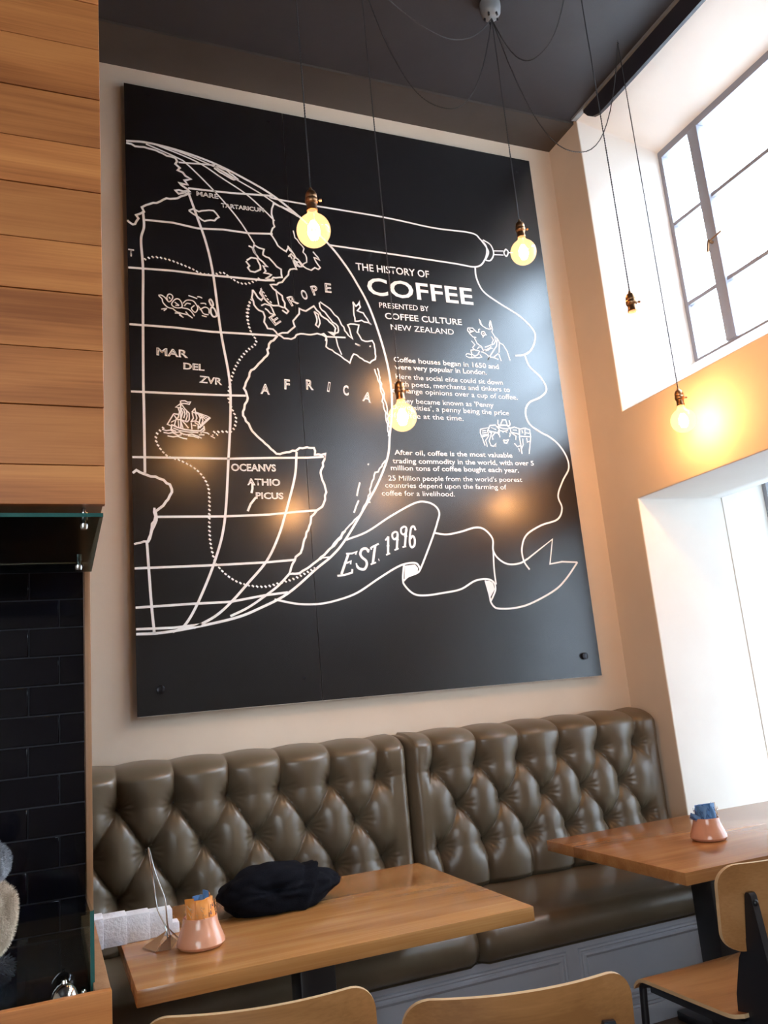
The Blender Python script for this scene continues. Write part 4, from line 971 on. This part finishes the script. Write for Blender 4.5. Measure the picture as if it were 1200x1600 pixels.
# ------------------------------------------------------------------ chairs (built facing +Y)
def make_chair():
    t = empty('ply_chair', (0,0,0), 'x', 'chair', 'plywood and black steel chairs')
    W,Dp,ZS = .43,.45,.455
    # seat: curved ply, waterfall front, slight dip
    def seat_surf(u,v):  # u -1..1 across, v 0 rear..1 front
        wv = W/2*(1-.06*(1-v)); x = u*wv; y = -Dp/2+Dp*v
        z = ZS-.012*(1-u*u)*math.sin(PI*min(1,v*1.05))+.014*(1-v)**2*0
        if v > .86: k=(v-.86)/.14; z -= .030*k*k; y -= .010*k*k
        if v < .12: k=(.12-v)/.12; z += .006*k*k
        c = .10  # rounded plan corners
        if v < c: x *= 1-.10*(1-math.sqrt(max(0,1-((c-v)/c)**2)))
        return x,y,z
    def shell(fn, nu, nv, th, tdir, name, rowdiv=3):
        bm = bmesh.new(); layers = []
        for s in (0,1):
            layers.append([[bm.verts.new(Vector(fn(-1+2*i/nu,j/nv))-Vector(tdir)*th*s) for i in range(nu+1)] for j in range(nv+1)])
        for s,g in enumerate(layers):
            for j in range(nv):
                for i in range(nu):
                    f = (g[j][i],g[j][i+1],g[j+1][i+1],g[j+1][i]); bm.faces.new(f if s == 0 else f[::-1])
        a,b = layers; loop = [(0,i) for i in range(nu)]+[(j,nu) for j in range(nv)]+[(nv,i) for i in range(nu,0,-1)]+[(j,0) for j in range(nv,0,-1)]
        sides = []
        for k in range(len(loop)):
            p = loop[k]; q = loop[(k+1)%len(loop)]; sides.append(bm.faces.new((a[p[0]][p[1]],b[p[0]][p[1]],b[q[0]][q[1]],a[q[0]][q[1]])))
        for f in sides: f.material_index = 1
        o = obj(name, bm, m_ply, t, smooth=True, local=True, sharp=.6); o.data.materials.append(m_plyedge); return o
    shell(seat_surf, 20, 24, .011, (0,0,1), 'seat')
    ZB0,ZB1,WB = .625,.855,.45; hc,hh_ = (ZB0+ZB1)/2,(ZB1-ZB0)/2
    def back_surf(u,v):
        s = -1+2*v; rc = .055
        x = u*WB/2; z = hc+s*hh_
        # squash the grid into a rounded rectangle
        ex = max(0,abs(x)-(WB/2-rc)); ez = max(0,abs(z-hc)-(hh_-rc))
        if ex > 0 and ez > 0:
            m_ = max(ex,ez); L_ = math.hypot(ex,ez); k = m_/L_
            x = math.copysign(WB/2-rc+ex*k,x); z = hc+math.copysign(hh_-rc+ez*k,z-hc)
        y = -.275+.055*(x/(WB/2))**2-.10*(z-ZB0)
        return x,y,z
    shell(back_surf, 36, 20, .012, (0,1,0), 'backrest')
    for s in (-1,1):
        x = s*.155
        bm = bmesh.new(); pr_ = [(-.283,.80),(-.262,.80),(-.20,.44),(-.22,.40),(-.30,0),(-.325,0),(-.315,.44)]
        prf = [(-.306,.776),(-.300,.783),(-.290,.783),(-.284,.776),(-.262,.66),(-.222,.60),(-.190,.50),(-.182,.43),(-.192,.395),(-.300,.0),(-.325,.0),(-.350,.42),(-.345,.47)]
        fa = [bm.verts.new((x-.011,y,z)) for y,z in prf]; fb = [bm.verts.new((x+.011,y,z)) for y,z in prf]
        bm.faces.new(fa); bm.faces.new(fb[::-1])
        for i in range(len(prf)): j=(i+1)%len(prf); bm.faces.new((fa[i],fb[i],fb[j],fa[j]))
        obj('rear_leg', bm, m_black, t, local=True, bevel=.004)
        bm = bmesh.new(); tube(bm, smooth_pts([(s*.185,.17,.436),(s*.188,.198,.425),(s*.19,.205,.39),(s*.195,.215,.2),(s*.20,.225,0)],4), .0125, 10); obj('front_leg', bm, m_black, t, smooth=True, local=True)
        bm = bmesh.new(); box(bm,s*.17-.012,s*.17+.012,-.22,.175,.408,.440); obj('seat_rail', bm, m_black, t, local=True, bevel=.003)
        bm = bmesh.new(); lathe(bm, [(.009,0),(.008,.004),(.004,.007),(0,.0075)], (0,0,0), 12); bmesh.ops.rotate(bm, verts=bm.verts, cent=(0,0,0), matrix=Matrix.Rotation(PI/2,3,'X')); bmesh.ops.translate(bm, verts=bm.verts, vec=(x,-.308,.758)); obj('bolt', bm, m_black, t, smooth=True, local=True)
    bm = bmesh.new(); box(bm,-.17,.17,.155,.178,.408,.436); box(bm,-.155,.155,-.235,-.21,.405,.436); obj('cross_rail', bm, m_black, t, local=True, bevel=.003)
    return t
def dup(root, loc, rz, label):
    r = root.copy(); COL.objects.link(r); r.location = loc; r.rotation_euler = (0,0,rz); r['label'] = label
    for ch in list(root.children):
        c = ch.copy(); COL.objects.link(c); c.parent = r
    return r
ch0 = make_chair()
CHB = (.895,-2.045,0); 
dup(ch0, (.435,-1.86,0), -.20, 'plywood backed chair before the left table, nearer the service counter')
dup(ch0, (1.965,-1.635,0), 0.0, 'plywood chair with visible seat before the window table')
ch0.location = (.885,-2.09,0); ch0.rotation_euler = (0,0,-.24); ch0['label'] = 'middle plywood backed chair at the bottom of the photo'

# ------------------------------------------------------------------ pendant cluster
HOOK = [(.871,-1.38),(1.369,-.90),(2.064,-.92),(2.862,-.91),(2.235,-1.38)]
GZ = [3.021,2.519,3.362,2.571,2.775]
LBL = ['glowing amber globe bulb on a twisted cord, leftmost and biggest','glowing amber globe bulb hanging lowest in front of the sign text','glowing amber globe bulb hanging straight below the ceiling rose','glowing amber globe bulb below the high window sill by the right wall','bulb and bronze holder hanging against the bright window reveal']
rose = empty('ceiling_rose', (2.064,-.92,ZC), 'small round grey ceiling rose from which the looping black cords spread', 'ceiling rose')
bm = bmesh.new(); lathe(bm, [(.052,0),(.052,-.03),(.048,-.06),(.038,-.078),(.02,-.086),(0,-.088)], (2.064,-.92,ZC), 32); obj('cup', bm, m_bead, rose, smooth=True, sharp=1)
for k in range(5):
    a = k*1.256; bm = bmesh.new(); tube(bm, [(2.064+.03*math.cos(a),-.92+.03*math.sin(a),ZC-.06),(2.064+.036*math.cos(a),-.92+.036*math.sin(a),ZC-.095)], .006, 8); obj('cord_grip', bm, m_black, rose, smooth=True)
def twist(bm, pts, r=.0019, pitch=.024):
    # two strands twisted round each other along the path
    P = [Vector(p) for p in pts]; out = [[],[]]; s = 0; nrm = None
    res = [P[0]]
    for a,b in zip(P,P[1:]):
        n = max(1,int((b-a).length/.006)); res += [a.lerp(b,(k+1)/n) for k in range(n)]
    for i,p in enumerate(res):
        t = (res[min(i+1,len(res)-1)]-res[max(i-1,0)]).normalized()
        if nrm is None: nrm = t.orthogonal().normalized()
        nrm = (nrm-t*nrm.dot(t)).normalized(); b = t.cross(nrm)
        if i: s += (p-res[i-1]).length
        a = 2*PI*s/pitch
        for q in (0,1): out[q].append(p+(nrm*math.cos(a+q*PI)+b*math.sin(a+q*PI))*r*.8)
    for q in out: tube(bm, q, r, 4)
SAG = [.40,.62,0,.72,.42]
for i,((hx,hy),gz) in enumerate(zip(HOOK,GZ)):
    t = empty('pendant_lamp', (hx,hy,gz), LBL[i], 'pendant lamp', 'bare bulb pendant lamps')
    c = (hx,hy,gz)
    bm = bmesh.new(); prof = [(0,-.0605)]
    for k in range(1,22):
        a = -PI/2+PI*k/24; prof.append((.0605*math.cos(a),.0605*math.sin(a)))
    prof += [(.0235,.0595),(.0195,.066),(.0165,.075),(.016,.084)]
    lathe(bm, prof, c, 40); obj('globe', bm, m_bulb, t, smooth=True, sharp=3)
    bm = bmesh.new()
    for k in range(10):
        a = 2*PI*k/10; tube(bm, [(hx+.0075*math.cos(a),hy+.0075*math.sin(a),gz+.034),(hx+.019*math.cos(a),hy+.019*math.sin(a),gz+.012),(hx+.021*math.cos(a),hy+.021*math.sin(a),gz-.010),(hx+.012*math.cos(a+.3),hy+.012*math.sin(a+.3),gz-.032)], .0022, 6)
    obj('filament', bm, m_fil, t, smooth=True)
    bm = bmesh.new(); lathe(bm, [(0,.078),(.008,.07),(.006,.04),(.003,.034),(.002,-.03),(0,-.032)], c, 10); obj('stem', bm, m_glass, t, smooth=True)
    bm = bmesh.new(); lathe(bm, [(.0165,.076),(.0195,.076),(.0195,.084),(.018,.087),(.018,.104),(.0205,.106),(.023,.112),(.023,.122),(.0205,.126),(.0215,.130),(.0205,.142),(.0155,.153),(.0075,.158),(.0055,.168),(0,.170)], c, 24)
    obj('lamp_holder', bm, m_bronze, t, smooth=True, sharp=.6)
    bm = bmesh.new(); tube(bm, [(hx,hy,gz+.117),(hx+.030,hy-.012,gz+.117)], .0018, 6); tube(bm, [(hx+.026,hy-.0105,gz+.117),(hx+.034,hy-.0135,gz+.117)], .005, 8); obj('thumb_screw', bm, m_bronze, t, smooth=True)
    bm = bmesh.new(); twist(bm, [(hx,hy,gz+.168),(hx,hy,ZC-(.09 if i == 2 else .012))]); obj('cord', bm, m_cord, t, smooth=True)
    if i != 2:
        bm = bmesh.new(); tube(bm, [(hx,hy,ZC),(hx,hy,ZC-.012),(hx+.008,hy,ZC-.022),(hx,hy,ZC-.03),(hx-.008,hy,ZC-.022)], .002, 6); obj('ceiling_hook', bm, m_steel, t, smooth=True)
        a = Vector((2.064,-.92,ZC-.09)); b = Vector((hx,hy,ZC-.015)); d = (b-a); d.normalize(); pts = []
        for k in range(25):
            q = k/24; p = a.lerp(b,q); s_ = 1-abs(2*q-1)**2.4
            pts.append((p.x,p.y,p.z-SAG[i]*s_))
        bm = bmesh.new(); twist(bm, pts); obj('swag_cord', bm, m_cord, rose, smooth=True)
    L = bpy.data.lights.new('bulb_light', 'POINT'); L.energy = 15.0; L.color = (1,.45,.16); L.shadow_soft_size = .018
    lo = bpy.data.objects.new('bulb_light', L); COL.objects.link(lo); lo.parent = t; lo.location = (0,0,-.004)
